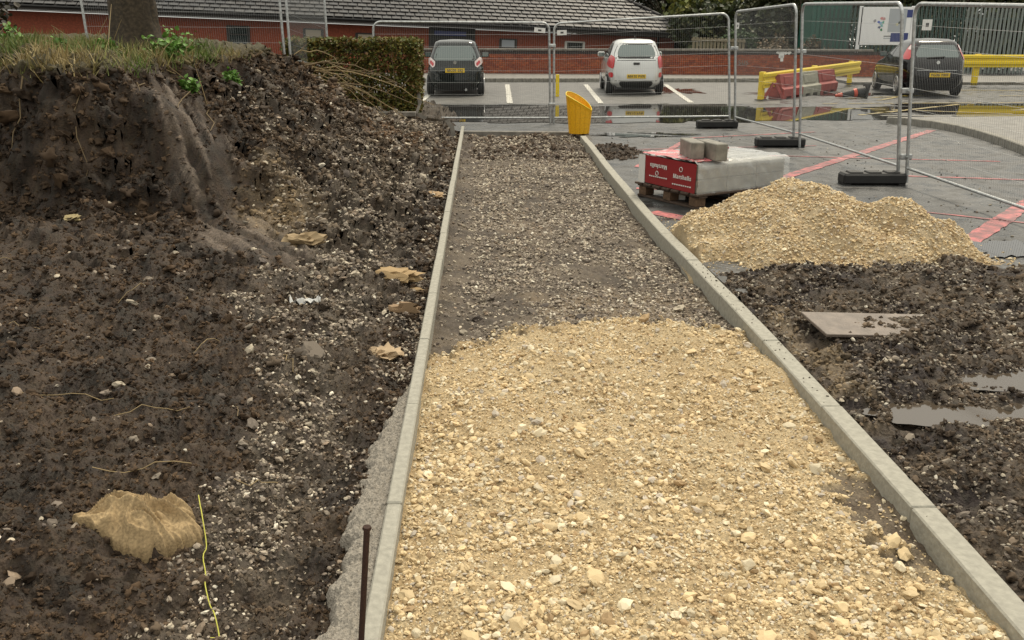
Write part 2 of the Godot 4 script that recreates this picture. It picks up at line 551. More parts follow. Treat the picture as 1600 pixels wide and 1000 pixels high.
# A sheet over rows of z and, in each row, columns of x.
func sheet(zs: PackedFloat32Array, xs_of: Callable, height: Callable, color: Callable, as_point := false) -> ArrayMesh:
	var v := PackedVector3Array()
	var c := PackedColorArray()
	var nx := 0
	for z in zs:
		var xs: PackedFloat32Array = xs_of.call(z)
		nx = xs.size()
		for x in xs:
			var p: Vector3 = height.call(x, z) if as_point else Vector3(x, height.call(x, z), z)
			v.append(p)
			c.append(color.call(x, z, p.y))
	var nzr := zs.size()
	var n := PackedVector3Array()
	n.resize(v.size())
	var idx := PackedInt32Array()
	for j in nzr:
		for i in nx:
			var a := v[j * nx + mini(i + 1, nx - 1)] - v[j * nx + maxi(i - 1, 0)]
			var b := v[mini(j + 1, nzr - 1) * nx + i] - v[maxi(j - 1, 0) * nx + i]
			var q := a.cross(b).normalized()
			n[j * nx + i] = q if v[j * nx + nx - 1].x > v[j * nx].x else -q
	for j in nzr - 1:
		for i in nx - 1:
			var p := j * nx + i
			if v[p + 1].x > v[p].x:
				idx.append_array([p, p + nx, p + 1, p + 1, p + nx, p + nx + 1])
			else:
				idx.append_array([p, p + 1, p + nx, p + 1, p + nx + 1, p + nx])
	var arr := []
	arr.resize(Mesh.ARRAY_MAX)
	arr[Mesh.ARRAY_VERTEX] = v
	arr[Mesh.ARRAY_NORMAL] = n
	arr[Mesh.ARRAY_COLOR] = c
	arr[Mesh.ARRAY_INDEX] = idx
	var m := ArrayMesh.new()
	m.add_surface_from_arrays(Mesh.PRIMITIVE_TRIANGLES, arr)
	return m

# ---------------------------------------------------------------- stones
var stones := []
var clods := []

func ico(sub: int) -> Array:
	var t := (1.0 + sqrt(5.0)) / 2.0
	var v := []
	for q in [[-1, t, 0], [1, t, 0], [-1, -t, 0], [1, -t, 0], [0, -1, t], [0, 1, t], [0, -1, -t], [0, 1, -t], [t, 0, -1], [t, 0, 1], [-t, 0, -1], [-t, 0, 1]]:
		v.append(Vector3(q[0], q[1], q[2]).normalized())
	var f := [[0, 11, 5], [0, 5, 1], [0, 1, 7], [0, 7, 10], [0, 10, 11], [1, 5, 9], [5, 11, 4], [11, 10, 2], [10, 7, 6], [7, 1, 8], [3, 9, 4], [3, 4, 2], [3, 2, 6], [3, 6, 8], [3, 8, 9], [4, 9, 5], [2, 4, 11], [6, 2, 10], [8, 6, 7], [9, 8, 1]]
	for k in sub:
		var mid := {}
		var nf := []
		for q in f:
			var m := []
			for e in 3:
				var a: int = q[e]
				var b: int = q[(e + 1) % 3]
				var key := mini(a, b) * 10000 + maxi(a, b)
				if not mid.has(key):
					v.append(((v[a] + v[b]) / 2).normalized())
					mid[key] = v.size() - 1
				m.append(mid[key])
			nf.append_array([[q[0], m[0], m[2]], [q[1], m[1], m[0]], [q[2], m[2], m[1]], m])
		f = nf
	return [v, f]

func rock(sub: int, jag: float, flat: bool, squash: float) -> ArrayMesh:
	var vf := ico(sub)
	var v: Array = vf[0].duplicate()
	var off := rng.randf() * 100.0
	var cuts := []
	for k in 6:
		cuts.append([Vector3(rng.randf_range(-1, 1), rng.randf_range(-1, 1), rng.randf_range(-1, 1)).normalized(), rng.randf_range(0.55, 0.85)])
	for k in v.size():
		var p: Vector3 = v[k]
		var r := 1.0 + jag * nz(p.x * 1.7 + off, p.y * 1.7, p.z * 1.7) * 1.6 + jag * 0.35 * rng.randf_range(-1, 1)
		p *= r
		if flat:
			for q in cuts:
				var over: float = p.dot(q[0]) - q[1]
				if over > 0:
					p -= q[0] * over
		p.y *= squash
		v[k] = p
	var st := new_st()
	if flat:
		for q in vf[1]:
			tri(st, v[q[0]], v[q[2]], v[q[1]])
	else:
		st.set_smooth_group(0)
		for q in vf[1]:
			for e in [0, 2, 1]:
				st.add_vertex(v[q[e]])
		st.generate_normals()
	return st.commit()

func turned() -> Basis:
	return Basis.from_euler(Vector3(rng.randf_range(-0.7, 0.7), rng.randf() * TAU, rng.randf_range(-0.7, 0.7)))

# items: [position, size, colour]; a copy of one of the shapes each, as one object
func scatter(called: String, items: Array, shapes: Array, m: Material, parent: Node, stretch := 0.35) -> void:
	var per := []
	for k in shapes.size():
		per.append([])
	for k in items.size():
		per[k % shapes.size()].append(items[k])
	for k in shapes.size():
		var mm := MultiMesh.new()
		mm.transform_format = MultiMesh.TRANSFORM_3D
		mm.use_colors = true
		mm.mesh = shapes[k]
		mm.instance_count = per[k].size()
		for j in per[k].size():
			var it: Array = per[k][j]
			var s: Vector3 = Vector3(1.0 + rng.randf_range(-stretch, stretch), 1.0 + rng.randf_range(-stretch, 0.1), 1.0 + rng.randf_range(-stretch, stretch)) * it[1]
			mm.set_instance_transform(j, Transform3D(turned() * Basis.from_scale(s), it[0]))
			mm.set_instance_color(j, it[2])
		var o := MultiMeshInstance3D.new()
		o.multimesh = mm
		o.material_override = m
		o.name = called
		parent.add_child(o, true)
		stuff(o)

# the same, each stone a part of its own
var tint_cache := {}
func singles(called: String, items: Array, parent: Node) -> void:
	for it in items:
		var c: Color = it[2]
		var key := "%.1f %.1f %.1f" % [log(c.r) * 3.0, log(c.g / c.r) * 8.0, log(c.b / c.r) * 6.0]
		if not tint_cache.has(key):
			tint_cache[key] = mat(c.linear_to_srgb(), 0.78)
		var o := put(called, stones[rng.randi() % stones.size()], tint_cache[key], parent)
		var s: Vector3 = Vector3(1.0 + rng.randf_range(-0.3, 0.3), 1.0 + rng.randf_range(-0.4, 0.0), 1.0 + rng.randf_range(-0.3, 0.3)) * it[1]
		o.transform = Transform3D(turned() * Basis.from_scale(s), it[0])

func lime_tint() -> Color:
	var r := rng.randf()
	var k := rng.randf_range(0.78, 1.18)
	if r < 0.62:
		return Color(0.56 * k, 0.43 * k, 0.245 * k)
	if r < 0.86:
		return Color(0.62 * k, 0.535 * k, 0.375 * k)
	if r < 0.94:
		return Color(0.46 * k, 0.40 * k, 0.32 * k)
	return Color(0.36 * k, 0.245 * k, 0.125 * k)

func rubble_tint() -> Color:
	var r := rng.randf()
	var k := rng.randf_range(0.7, 1.25)
	if r < 0.4:
		return Color(0.21 * k, 0.175 * k, 0.135 * k)
	if r < 0.65:
		return Color(0.13 * k, 0.105 * k, 0.082 * k)
	if r < 0.82:
		return Color(0.33 * k, 0.285 * k, 0.215 * k)
	if r < 0.9:
		return Color(0.07 * k, 0.055 * k, 0.045 * k)
	if r < 0.96:
		return Color(0.20 * k, 0.15 * k, 0.105 * k)
	return Color(0.48 * k, 0.44 * k, 0.36 * k)

# ---------------------------------------------------------------- build
func _ready() -> void:
	rng.seed = 20240
	noise.seed = 77
	noise.frequency = 1.0
	noise.noise_type = FastNoiseLite.TYPE_SIMPLEX
	noise.fractal_type = FastNoiseLite.FRACTAL_NONE
	camera_and_light()
	make_materials()
	for k in 6:
		stones.append(rock(1, 0.30, true, 0.72))
	for k in 5:
		clods.append(rock(1, 0.5, k % 2 == 0, 0.75))
	car_park()
	path()
	bank()
	spoil()
	kerbs()
	boundary_wall()
	building()
	background()
	fences()
	heap()
	pack_and_pallet()
	yellow_tub()
	barriers()
	cars()
	litter()
	bank_plants()
	hedge()

func camera_and_light() -> void:
	var cam := Camera3D.new()
	cam.name = "camera"
	add_child(cam)
	cam.position = Vector3(0, 1.65, 0)
	cam.rotation_degrees = Vector3(-18.005, 0, 0)
	cam.fov = 39.308
	cam.near = 0.05
	cam.far = 600.0
	cam.current = true
	var sky_mat := ProceduralSkyMaterial.new()
	sky_mat.sky_top_color = Color(1.0, 0.985, 0.935)
	sky_mat.sky_horizon_color = Color(0.66, 0.655, 0.63)
	sky_mat.sky_curve = 0.7
	sky_mat.ground_bottom_color = Color(0.2, 0.19, 0.17)
	sky_mat.ground_horizon_color = Color(0.45, 0.45, 0.43)
	sky_mat.sun_angle_max = 1.0
	var sky := Sky.new()
	sky.sky_material = sky_mat
	var env := Environment.new()
	env.background_mode = Environment.BG_SKY
	env.sky = sky
	env.tonemap_mode = Environment.TONE_MAPPER_LINEAR
	env.tonemap_exposure = 1.7
	env.background_energy_multiplier = 1.0
	env.sdfgi_enabled = true
	env.ssao_enabled = true
	env.ssil_enabled = true
	var we := WorldEnvironment.new()
	we.name = "world_environment"
	we.environment = env
	add_child(we)
	var sun := DirectionalLight3D.new()
	sun.name = "sun"
	sun.light_energy = 0.5
	sun.light_color = Color(1.0, 0.95, 0.86)
	sun.light_angular_distance = 14.0
	sun.shadow_enabled = true
	add_child(sun)
	sun.rotation_degrees = Vector3(-52, 155, 0)

# ---------------------------------------------------------------- car park, road, markings
func flat_poly(pts: Array, y: float) -> SurfaceTool:
	var pv := PackedVector2Array()
	for p in pts:
		pv.append(Vector2(p[0], p[1]))
	var id := Geometry2D.triangulate_polygon(pv)
	var st := new_st()
	for k in range(0, id.size(), 3):
		var a := pv[id[k]]
		var b := pv[id[k + 1]]
		var c := pv[id[k + 2]]
		var A := Vector3(a.x, y, a.y)
		var B := Vector3(b.x, y, b.y)
		var C := Vector3(c.x, y, c.y)
		if (C - A).cross(B - A).y < 0:
			tri(st, A, C, B)
		else:
			tri(st, A, B, C)
	return st

func blob(cx: float, cz: float, rx: float, rz: float, wob: float, sd: float, n := 90) -> Array:
	var pts := []
	for k in n:
		var a := TAU * k / n
		var r := 1.0 + wob * (nz(cos(a) * 1.6 + sd, sin(a) * 1.6, sd) + 0.5 * nz(cos(a) * 5 + sd, sin(a) * 5, sd) + 0.25 * nz(cos(a) * 13 + sd, sin(a) * 13, sd))
		pts.append([cx + cos(a) * rx * r, cz + sin(a) * rz * r])
	return pts

const TY := -0.034

# a painted stripe with ragged edges, laid on the tarmac
func stripe(st: SurfaceTool, a: Vector2, b: Vector2, w: float, y: float, rag := 0.012, gaps := 0.0) -> void:
	var n := maxi(2, int(a.distance_to(b) / 0.12))
	var t := (b - a).normalized()
	var s := Vector2(-t.y, t.x)
	var prev := []
	for k in n + 1:
		var p := a.lerp(b, float(k) / n)
		var l := w / 2 + rag * nz(p.x * 9, p.y * 9, 1.0)
		var r := w / 2 + rag * nz(p.x * 9, p.y * 9, 5.0)
		var cur := [Vector3(p.x - s.x * l, y, p.y - s.y * l), Vector3(p.x + s.x * r, y, p.y + s.y * r)]
		if prev.size() and not (gaps > 0 and nz(p.x * 2.2, p.y * 2.2, 3.0) > 0.5 - gaps):
			var nn: Vector3 = (cur[1] - prev[0]).cross(prev[1] - prev[0])
			if nn.y > 0:
				quad(st, prev[0], prev[1], cur[1], cur[0])
			else:
				quad(st, prev[0], cur[0], cur[1], prev[1])
		prev = cur

func car_park() -> void:
	var st := new_st()
	quad(st, Vector3(-300, -0.42, -300), Vector3(300, -0.42, -300), Vector3(300, -0.42, 60), Vector3(-300, -0.42, 60))
	struct(obj("ground", st, M.soil))
	var tar := flat_poly([[-40, -60], [60, -60], [60, -5.4], [1.5, -5.4], [1.47, -6.05], [1.36, -7.78], [1.27, -10.8], [1.21, -14.4], [1.2, -15.6], [-0.9, -15.75], [-2.6, -17.2], [-40, -17.6]], TY)
	struct(obj("car_park", tar, M.tarmac))
	struct(obj("parking_bay_surface", flat_poly([[-12, -30.5], [10.4, -30.5], [7.4, -25.5], [6.3, -21.6], [-12, -21.6]], TY + 0.004), M.bay))
	# standing water
	var puddle_no := 0
	for b in [[2.6, -19.3, 6.2, 1.9, 0.3, 3.0], [11.2, -20.0, 4.2, 1.6, 0.35, 8.0], [2.2, -15.1, 0.8, 0.3, 0.5, 13.0], [4.0, -7.0, 0.5, 0.3, 0.35, 21.0], [8.5, -25.0, 1.9, 0.5, 0.5, 25.0], [4.7, -26.4, 0.7, 1.2, 0.5, 33.0]]:
		struct(obj("puddle", flat_poly(blob(b[0], b[1], b[2], b[3], b[4], b[5], 140), TY + 0.009 + 0.0005 * puddle_no), M.puddle))
		puddle_no += 1
	var eb := new_st()
	cbox(eb, Vector3(0.16, TY - 0.098, -15.70), Vector3(2.1, 0.2, 0.12), 0.008, Basis(Vector3.UP, -0.07))
	struct(obj("path_end_kerb", eb, M.coping))
	# white bay lines
	st = new_st()
	for l in [[-2.25, -29.2, -2.2, -21.7], [-0.15, -29.2, -0.05, -21.7], [2.32, -29.2, 2.10, -21.7], [4.84, -29.2, 4.27, -21.9], [-4.6, -29.2, -4.4, -21.7]]:
		var s := new_st()
		stripe(s, Vector2(l[0], l[1]), Vector2(l[2], l[3]), 0.14, TY + 0.014)
		struct(obj("bay_marking", s, M.whiteline))
	# red lines on the tarmac
	for l in [[2.95, -10.3, 7.3, -15.85, 0.15], [3.65, -7.1, 5.6, -9.45, 0.17], [3.1, -9.2, 5.6, -7.35, 0.06], [1.6, -11.5, 2.75, -14.35, 0.10], [2.9, -14.7, 5.2, -15.6, 0.07], [4.2, -10.9, 8.0, -10.0, 0.08], [3.0, -12.7, 6.5, -12.0, 0.06], [1.38, -9.9, 2.4, -9.7, 0.10], [1.35, -8.55, 1.75, -8.05, 0.16], [1.5, -13.2, 4.6, -13.7, 0.05]]:
		var s := new_st()
		stripe(s, Vector2(l[0], l[1]), Vector2(l[2], l[3]), l[4], TY + 0.005, 0.015, 0.0)
		struct(obj("red_marking", s, M.redline))
	# yellow box hatching on the far side
	for l in [[7.3, -21.6, 12.0, -21.9], [12.0, -21.9, 18.0, -22.4], [7.6, -20.3, 11.9, -18.2], [9.0, -22.6, 12.5, -27.0], [10.8, -19.8, 15.5, -21.8], [12.0, -18.6, 16.0, -20.8], [8.3, -23.2, 12.0, -24.8], [11.0, -26.6, 15.5, -26.2], [14.0, -18.4, 18.5, -20.2], [7.0, -18.6, 10.4, -21.4], [12.8, -24.2, 18, -24.0]]:
		var s := new_st()
		stripe(s, Vector2(l[0], l[1]), Vector2(l[2], l[3]), 0.13, TY + 0.0125, 0.02, 0.05)
		struct(obj("yellow_marking", s, M.yellowline))
	# raised pavement with a dark kerb on the right
	var edge := [[6.95, -17.1], [7.25, -16.95], [7.5, -16.35], [7.6, -15.6], [7.57, -14.9], [7.42, -13.8], [7.18, -12.6], [6.9, -11.3], [6.7, -10.0]]
	st = new_st()
	var poly := []
	for p in edge:
		poly.append([p[0] + 0.12, p[1]])
	poly.append_array([[20, -10], [20, -17.6], [12, -17.4]])
	struct(obj("pavement", flat_poly(poly, TY + 0.118), M.paving))
	var kerb := struct(Node3D.new())
	kerb.name = "pavement_kerb"
	add_child(kerb)
	for k in edge.size() - 1:
		var a := Vector3(edge[k][0] + 0.06, TY + 0.02, edge[k][1])
		var b := Vector3(edge[k + 1][0] + 0.06, TY + 0.02, edge[k + 1][1])
		var n := maxi(1, int(round(a.distance_to(b) / 0.9)))
		for j in n:
			var p := a.lerp(b, (j + 0.5) / n)
			var s := new_st()
			cbox(s, Vector3.ZERO, Vector3(0.13, 0.2, a.distance_to(b) / n - 0.008), 0.012, Basis.looking_at(b - a))
			var o := obj("kerb_stone", s, M.kerb_old, kerb)
			o.position = p
	var bk := new_st()
	stripe(bk, Vector2(6.95, -17.25), Vector2(14, -17.55), 0.13, TY + 0.13, 0.0)
	struct(obj("pavement_edge", bk, M.kerb_old))
	var grit := []
	for k in 1500:
		var z := -6.3 - 9.0 * pow(rng.randf(), 1.3)
		var x := 1.5 + 4.5 * rng.randf()
		if nz(x * 0.9, z * 0.9, 95.0) + rng.randf_range(-0.4, 0.4) < 0.1:
			continue
		var s := 0.004 + 0.011 * pow(rng.randf(), 3.0)
		grit.append([Vector3(x, TY + s * 0.3, z), s, rubble_tint() if rng.randf() < 0.6 else Color(0.03, 0.025, 0.02)])
	scatter("grit", grit, stones, M.stone, get_node("car_park"))
	# footway in front of the brick wall
	st = new_st()
	box(st, Vector3(-1.0, TY + 0.05, -33.1), Vector3(23, 0.14, 4.6))
	struct(obj("footway", st, M.paving))
	var fk := struct(Node3D.new())
	fk.name = "footway_kerb"
	add_child(fk)
	st = new_st()
	cbox(st, Vector3.ZERO, Vector3(0.905, 0.22, 0.13), 0.012)
	var km := st.commit()
	for k in 25:
		var o := put("kerb_stone", km, M.kerb_old, fk)
		o.position = Vector3(-12 + k * 0.915, TY + 0.018 + rng.randf_range(-0.002, 0.002), -30.72)
	st = new_st()
	box(st, Vector3(17.3, TY + 0.03, -31.2), Vector3(13, 0.1, 4.0))
	struct(obj("verge", st, M.paving))

# ---------------------------------------------------------------- the new path
func path() -> void:
	var zs := PackedFloat32Array()
	var D := 1.25
	while D < 16.3:
		zs.append(-D)
		D += 0.0042 * D + 0.003
	var xs_of := func(z: float) -> PackedFloat32Array:
		var out := PackedFloat32Array()
		var a := xl(z) - 0.01
		var b := xr(z) + 0.01
		for k in 181:
			out.append(lerpf(a, b, k / 180.0))
		return out
	var p := put("path", sheet(zs, xs_of, path_h, func(x: float, z: float, _h: float) -> Color: return path_color(x, z)), M.fines)
	struct(p)
	# crushed limestone
	var big := []
	var items := []
	for k in 70000:
		var z := -1.35 * pow(5.7 / 1.35, rng.randf())
		var x := rng.randf_range(xl(z) + 0.01, xr(z) - 0.01)
		if rng.randf() > lime(x, z) * (1.0 - 0.85 * bare(x, z)):
			continue
		var s := 0.0022 + 0.0042 * pow(rng.randf(), 2.2)
		if nz(x * 3.0, z * 3.0, 80.0) + rng.randf_range(-0.5, 0.5) > 0.15:
			s *= 1.45
		items.append([Vector3(x, path_h(x, z) + s * 0.25, z), s, lime_tint()])
	scatter("limestone_chips", items, stones, M.stone, p)
	items = []
	for k in 12500:
		var z := -1.35 * pow(5.8 / 1.35, rng.randf())
		var x := rng.randf_range(xl(z) + 0.015, xr(z) - 0.015)
		if rng.randf() > lime(x, z) * (1.0 - 0.7 * bare(x, z)):
			continue
		if nz(x * 2.2, z * 2.2, 81.0) + rng.randf_range(-0.6, 0.6) < -0.1:
			continue
		var s := 0.0075 + 0.0095 * pow(rng.randf(), 2.0)
		items.append([Vector3(x, path_h(x, z) + s * 0.28, z), s, lime_tint()])
	scatter("limestone_pieces", items, stones, M.stone, p)
	items = []
	while big.size() < 300:
		var z := -1.5 * pow(5.5 / 1.5, rng.randf())
		var x := rng.randf_range(xl(z) + 0.03, xr(z) - 0.03)
		if lime(x, z) < 0.6 or rng.randf() < bare(x, z) * 0.7:
			continue
		if nz(x * 1.6, z * 1.6, 82.0) + rng.randf_range(-0.6, 0.6) < 0.0:
			continue
		var s := 0.017 + 0.016 * pow(rng.randf(), 2.5)
		big.append([Vector3(x, path_h(x, z) + s * 0.3, z), s, lime_tint()])
	singles("limestone", big, p)
	# dark sub-base beyond
	items = []
	for k in 62000:
		var z := -4.5 * pow(15.6 / 4.5, rng.randf())
		var x := rng.randf_range(xl(z) + 0.02, xr(z) - 0.02)
		if rng.randf() < lime(x, z):
			continue
		if x - xl(z) < 0.22 + 0.08 * nz(z * 3.0, 1.0) and rng.randf() < 0.8:
			continue
		if nz(x * 1.3, z * 1.3, 83.0) + rng.randf_range(-0.7, 0.7) < -0.25:
			continue
		var s := (0.0034 + 0.0085 * pow(rng.randf(), 2.2)) * (0.62 + 0.10 * -z)
		items.append([Vector3(x, path_h(x, z) + s * 0.3, z), s, rubble_tint() * 1.35])
	scatter("sub_base_stones", items, stones, M.stone, p)
	items = []
	for k in 90:
		var z := -4.7 * pow(14.0 / 4.7, pow(rng.randf(), 1.3))
		var x := rng.randf_range(xl(z) + 0.15, xr(z) - 0.05)
		if lime(x, z) > 0.4:
			continue
		var s := rng.randf_range(0.016, 0.034)
		items.append([Vector3(x, path_h(x, z) + s * 0.35, z), s, rubble_tint()])
	singles("stone", items, p)
	items = []
	for k in 900:
		var z := rng.randf_range(-15.6, -12.6)
		var x := rng.randf_range(xl(z) + 0.1, xr(z) - 0.05)
		var s := 0.012 + 0.03 * pow(rng.randf(), 3.0)
		var q := rng.randf_range(0.7, 1.5)
		items.append([Vector3(x, path_h(x, z) + s * 0.3, z), s, Color(0.085 * q, 0.06 * q, 0.042 * q)])
	scatter("soil_clods", items, clods, M.clod, p)

# ---------------------------------------------------------------- the cut bank on the left
func bank() -> void:
	var zs := PackedFloat32Array()
	var D := 1.2
	while D < 19.0:
		zs.append(-D)
		D += (0.0030 if D > 6.2 and D < 9.2 else 0.0056) * D
	var ds := PackedFloat32Array()
	var d := -0.002
	while d < 8.6:
		ds.append(d)
		d += 0.011 + 0.0050 * d
	var xs_of := func(z: float) -> PackedFloat32Array:
		var out := PackedFloat32Array()
		var a := xl(z) - LW
		for q in ds:
			out.append(a - q)
		return out
	var b := put("soil_bank", sheet(zs, xs_of, bank_pt, bank_color, true), M.soil)
	struct(b)
	var pick := func(dmax: float, pw: float) -> Vector3:
		var z := -1.35 * pow(15.8 / 1.35, rng.randf())
		var dd := dmax * pow(rng.randf(), pw)
		var x := xl(z) - LW - 0.02 - dd
		return bank_pt(x, z)
	var items := []
	for k in 84000:
		var p: Vector3 = pick.call(7.0, 1.1)
		if k > 56000:
			# the steep face holds more soil than its plan shows
			var z := rng.randf_range(-8.7, -6.6) if k < 72000 else rng.randf_range(-13.5, -8.0)
			var x := xl(z) - LW - (rng.randf_range(1.2, 6.5) if k < 72000 else rng.randf_range(0.5, 3.0))
			p = bank_pt(x, z)
			if p.y < 0.15:
				continue
		if p.y > 1.36 or rng.randf() < smear(p.x, p.z) * 0.9:
			continue
		var s := (0.0030 + 0.0075 * pow(rng.randf(), 2.6)) * (0.8 + 0.30 * -p.z) * 0.8
		var c := bank_color(p.x, p.z, p.y)
		var q := rng.randf_range(0.62, 1.45)
		items.append([p + Vector3(0, s * 0.25, 0), s, Color(c.r * q, c.g * q, c.b * q)])
	for k in 45000:
		var z := -1.5 * pow(6.0 / 1.5, rng.randf())
		var x := xl(z) - LW - 0.05 - 3.4 * rng.randf()
		var s := (0.0018 + 0.0035 * pow(rng.randf(), 2.0)) * (0.8 + 0.2 * -z)
		var q := rng.randf_range(0.55, 1.6)
		var h := bank_h(x, z)
		var c := bank_color(x, z, h)
		items.append([Vector3(x, h + s * 0.3, z), s, Color(c.r * q, c.g * q, c.b * q)])
	scatter("soil_clods", items, clods, M.clod, b)
	items = []
	for k in 2600:
		var p: Vector3 = pick.call(7.0, 1.0)
		if p.y > 1.34 or rng.randf() < smear(p.x, p.z) * 1.3:
			continue
		var s := (0.006 + 0.012 * pow(rng.randf(), 3.0)) * (0.75 + 0.25 * -p.z)
		var q := rng.randf_range(0.7, 1.3)
		var c := bank_color(p.x, p.z, p.y)
		items.append([p + Vector3(0, s * 0.2, 0), s, Color(c.r * q, c.g * q, c.b * q)])
	for k in 900:
		var z := rng.randf_range(-8.4, -6.7)
		var x := xl(z) - LW - rng.randf_range(1.6, 6.2)
		var p := bank_pt(x, z)
		if p.y < 0.2 or p.y > 1.32 or rng.randf() < smear(x, z) * 1.4:
			continue
		var s := 0.018 + 0.05 * pow(rng.randf(), 2.5)
		var q := rng.randf_range(0.7, 1.5)
		var c := bank_color(x, z, p.y)
		items.append([p, s, Color(c.r * q, c.g * q, c.b * q)])
	scatter("large_soil_clods", items, clods, M.clod, b)
	items = []
	for k in 100000:
		var p: Vector3 = pick.call(2.4, 1.15)
		if p.y > 1.3 or rng.randf() < smear(p.x, p.z) * 1.3:
			continue
		var dd := xl(p.z) - LW - p.x
		var lim := tab([[-16.0, 2.0], [-9.0, 1.8], [-6.6, 1.4], [-4.0, 0.75], [-2.0, 0.55]], p.z)
		var st := 1.0 - smoothstep(0.7 * lim, 1.15 * lim, dd + 0.35 * lim * nz(p.x * 1.8, p.z * 1.8, 22.0))
		if rng.randf() > maxf(st * (0.75 + 1.0 * nz(p.x * 3.0, p.z * 3.0, 23.0)), 0.014):
			continue
		if dd < 0.35 and rng.randf() < 0.6:
			continue
		var s := (0.0024 + 0.0062 * pow(rng.randf(), 2.4)) * (0.75 + 0.22 * -p.z)
		items.append([p + Vector3(0, s * 0.3, 0), s, rubble_tint() * 1.35])
	scatter("rubble", items, stones, M.stone, b)
	items = []
	for k in 330:
		var p: Vector3 = pick.call(2.6, 1.6)
		if p.y > 1.2 or smear(p.x, p.z) > 0.3 or p.x > xl(p.z) - LW - 0.3:
			continue
		var s := rng.randf_range(0.011, 0.02) * (0.7 + 0.18 * -p.z)
		items.append([p + Vector3(0, s * 0.35, 0), s, rubble_tint() * 1.15])
	singles("stone", items, b)
	# scattered pale stones high on the bank
	items = []
	for k in 46:
		var p: Vector3 = pick.call(6.0, 0.8)
		if p.y > 1.3:
			continue
		var s := rng.randf_range(0.008, 0.014) * (0.7 + 0.2 * -p.z)
		items.append([p + Vector3(0, s * 0.4, 0), s, Color(0.32, 0.28, 0.22) * rng.randf_range(0.6, 1.2)])
	singles("stone", items, b)

# ---------------------------------------------------------------- disturbed ground on the right
func spoil() -> void:
	var zs := PackedFloat32Array()
	var D := 1.2
	while D < 6.95:
		zs.append(-D)
		D += 0.0058 * D
	var xs_of := func(z: float) -> PackedFloat32Array:
		var out := PackedFloat32Array()
		var x := xr(z) + RW - 0.005
		var d := 0.0
		while d < 5.0:
			out.append(x + d)
			d += 0.012 + 0.007 * d
		return out
	var b := put("disturbed_soil", sheet(zs, xs_of, spoil_h, func(x: float, z: float, _h: float) -> Color: return spoil_color(x, z)), M.soil)
	struct(b)
	var pick := func() -> Vector3:
		var z := -1.5 * pow(6.5 / 1.5, rng.randf())
		var x := xr(z) + RW + 0.015 + 3.0 * pow(rng.randf(), 1.2)
		var h := spoil_h(x, z)
		return Vector3(x, h if h > -0.03 or rng.randf() < 0.12 else -1.0, z)
	var items := []
	for k in 26000:
		var p: Vector3 = pick.call()
		if p.y < -0.06:
			continue
		var s := (0.0030 + 0.0075 * pow(rng.randf(), 2.5)) * (0.7 + 0.25 * -p.z)
		var q := rng.randf_range(0.6, 1.5)
		var c := spoil_color(p.x, p.z)
		items.append([p + Vector3(0, s * 0.25, 0), s, Color(c.r * q, c.g * q, c.b * q)])
	for k in 70:
		var z := -5.2 + rng.randfn() * 0.9
		var x := xr(z) + RW * rng.randf_range(0.1, 0.9)
		var s := rng.randf_range(0.002, 0.006)
		items.append([Vector3(x, 0.001, z), s, Color(0.06, 0.045, 0.033)])
	scatter("soil_clods", items, clods, M.clod, b)
	items = []
	for k in 46000:
		var p: Vector3 = pick.call()
		if p.y < -0.06 or nz(p.x * 2.5, p.z * 2.5, 90.0) + rng.randf_range(-0.6, 0.6) < -0.05:
			continue
		var s := (0.0026 + 0.0052 * pow(rng.randf(), 2.2)) * (0.7 + 0.22 * -p.z)
		items.append([p + Vector3(0, s * 0.35, 0), s, rubble_tint()])
	scatter("rubble", items, stones, M.stone, b)
	items = []
	for k in 130:
		var p: Vector3 = pick.call()
		if p.y < -0.05:
			continue
		var s := rng.randf_range(0.012, 0.026)
		items.append([p + Vector3(0, s * 0.35, 0), s, rubble_tint() * 1.1])
	singles("stone", items, b)
	# muddy water in the ruts: level sheets that the ground cuts off
	for w in [[2.3, -3.77, 0.67, 0.21, -0.024], [2.75, -4.22, 0.75, 0.24, -0.020]]:
		struct(obj("muddy_puddle", flat_poly(blob(w[0], w[1], w[2], w[3], 0.07, w[0] * 7.0), w[4]), M.mud_water))
	# a board half buried in the mud
	var st := new_st()
	var bs := Basis.from_euler(Vector3(0.05, 0.10, -0.055))
	cbox(st, Vector3.ZERO, Vector3(0.78, 0.018, 0.36), 0.003, bs)
	var o := obj("board", st, M.board)
	o.position = Vector3(2.10, 0.032, -4.88)
	tag(o, "muddy brown plywood board half buried in the dark soil right of the path", "board")

# ---------------------------------------------------------------- path edging
func edging(called: String, label: String, fx: Callable, side: float, w: float, z0: float, z1: float, top: float) -> void:
	var t := thing(called, label, "kerb", Vector3(fx.call(z0) + side * w / 2, 0, z0), 0.0, "concrete edgings of the path")
	var z := z0
	while z > z1 + 0.2:
		var z2 := maxf(z - 0.915, z1)
		var a := Vector3(fx.call(z) + side * w / 2, 0, z)
		var b := Vector3(fx.call(z2) + side * w / 2, 0, z2)
		var len := a.distance_to(b)
		var st := new_st()
		var j := Vector3(rng.randf_range(-0.002, 0.002), rng.randf_range(-0.003, 0.003), 0)
		cbox(st, Vector3.ZERO, Vector3(w, 0.2, len - 0.004), 0.006, Basis.looking_at(b - a, Vector3.UP))
		var o := obj("kerb_stone", st, M.kerb, t)
		o.position = (a + b) / 2 + Vector3(0, top - 0.1, 0) + j - t.position
		z = z2

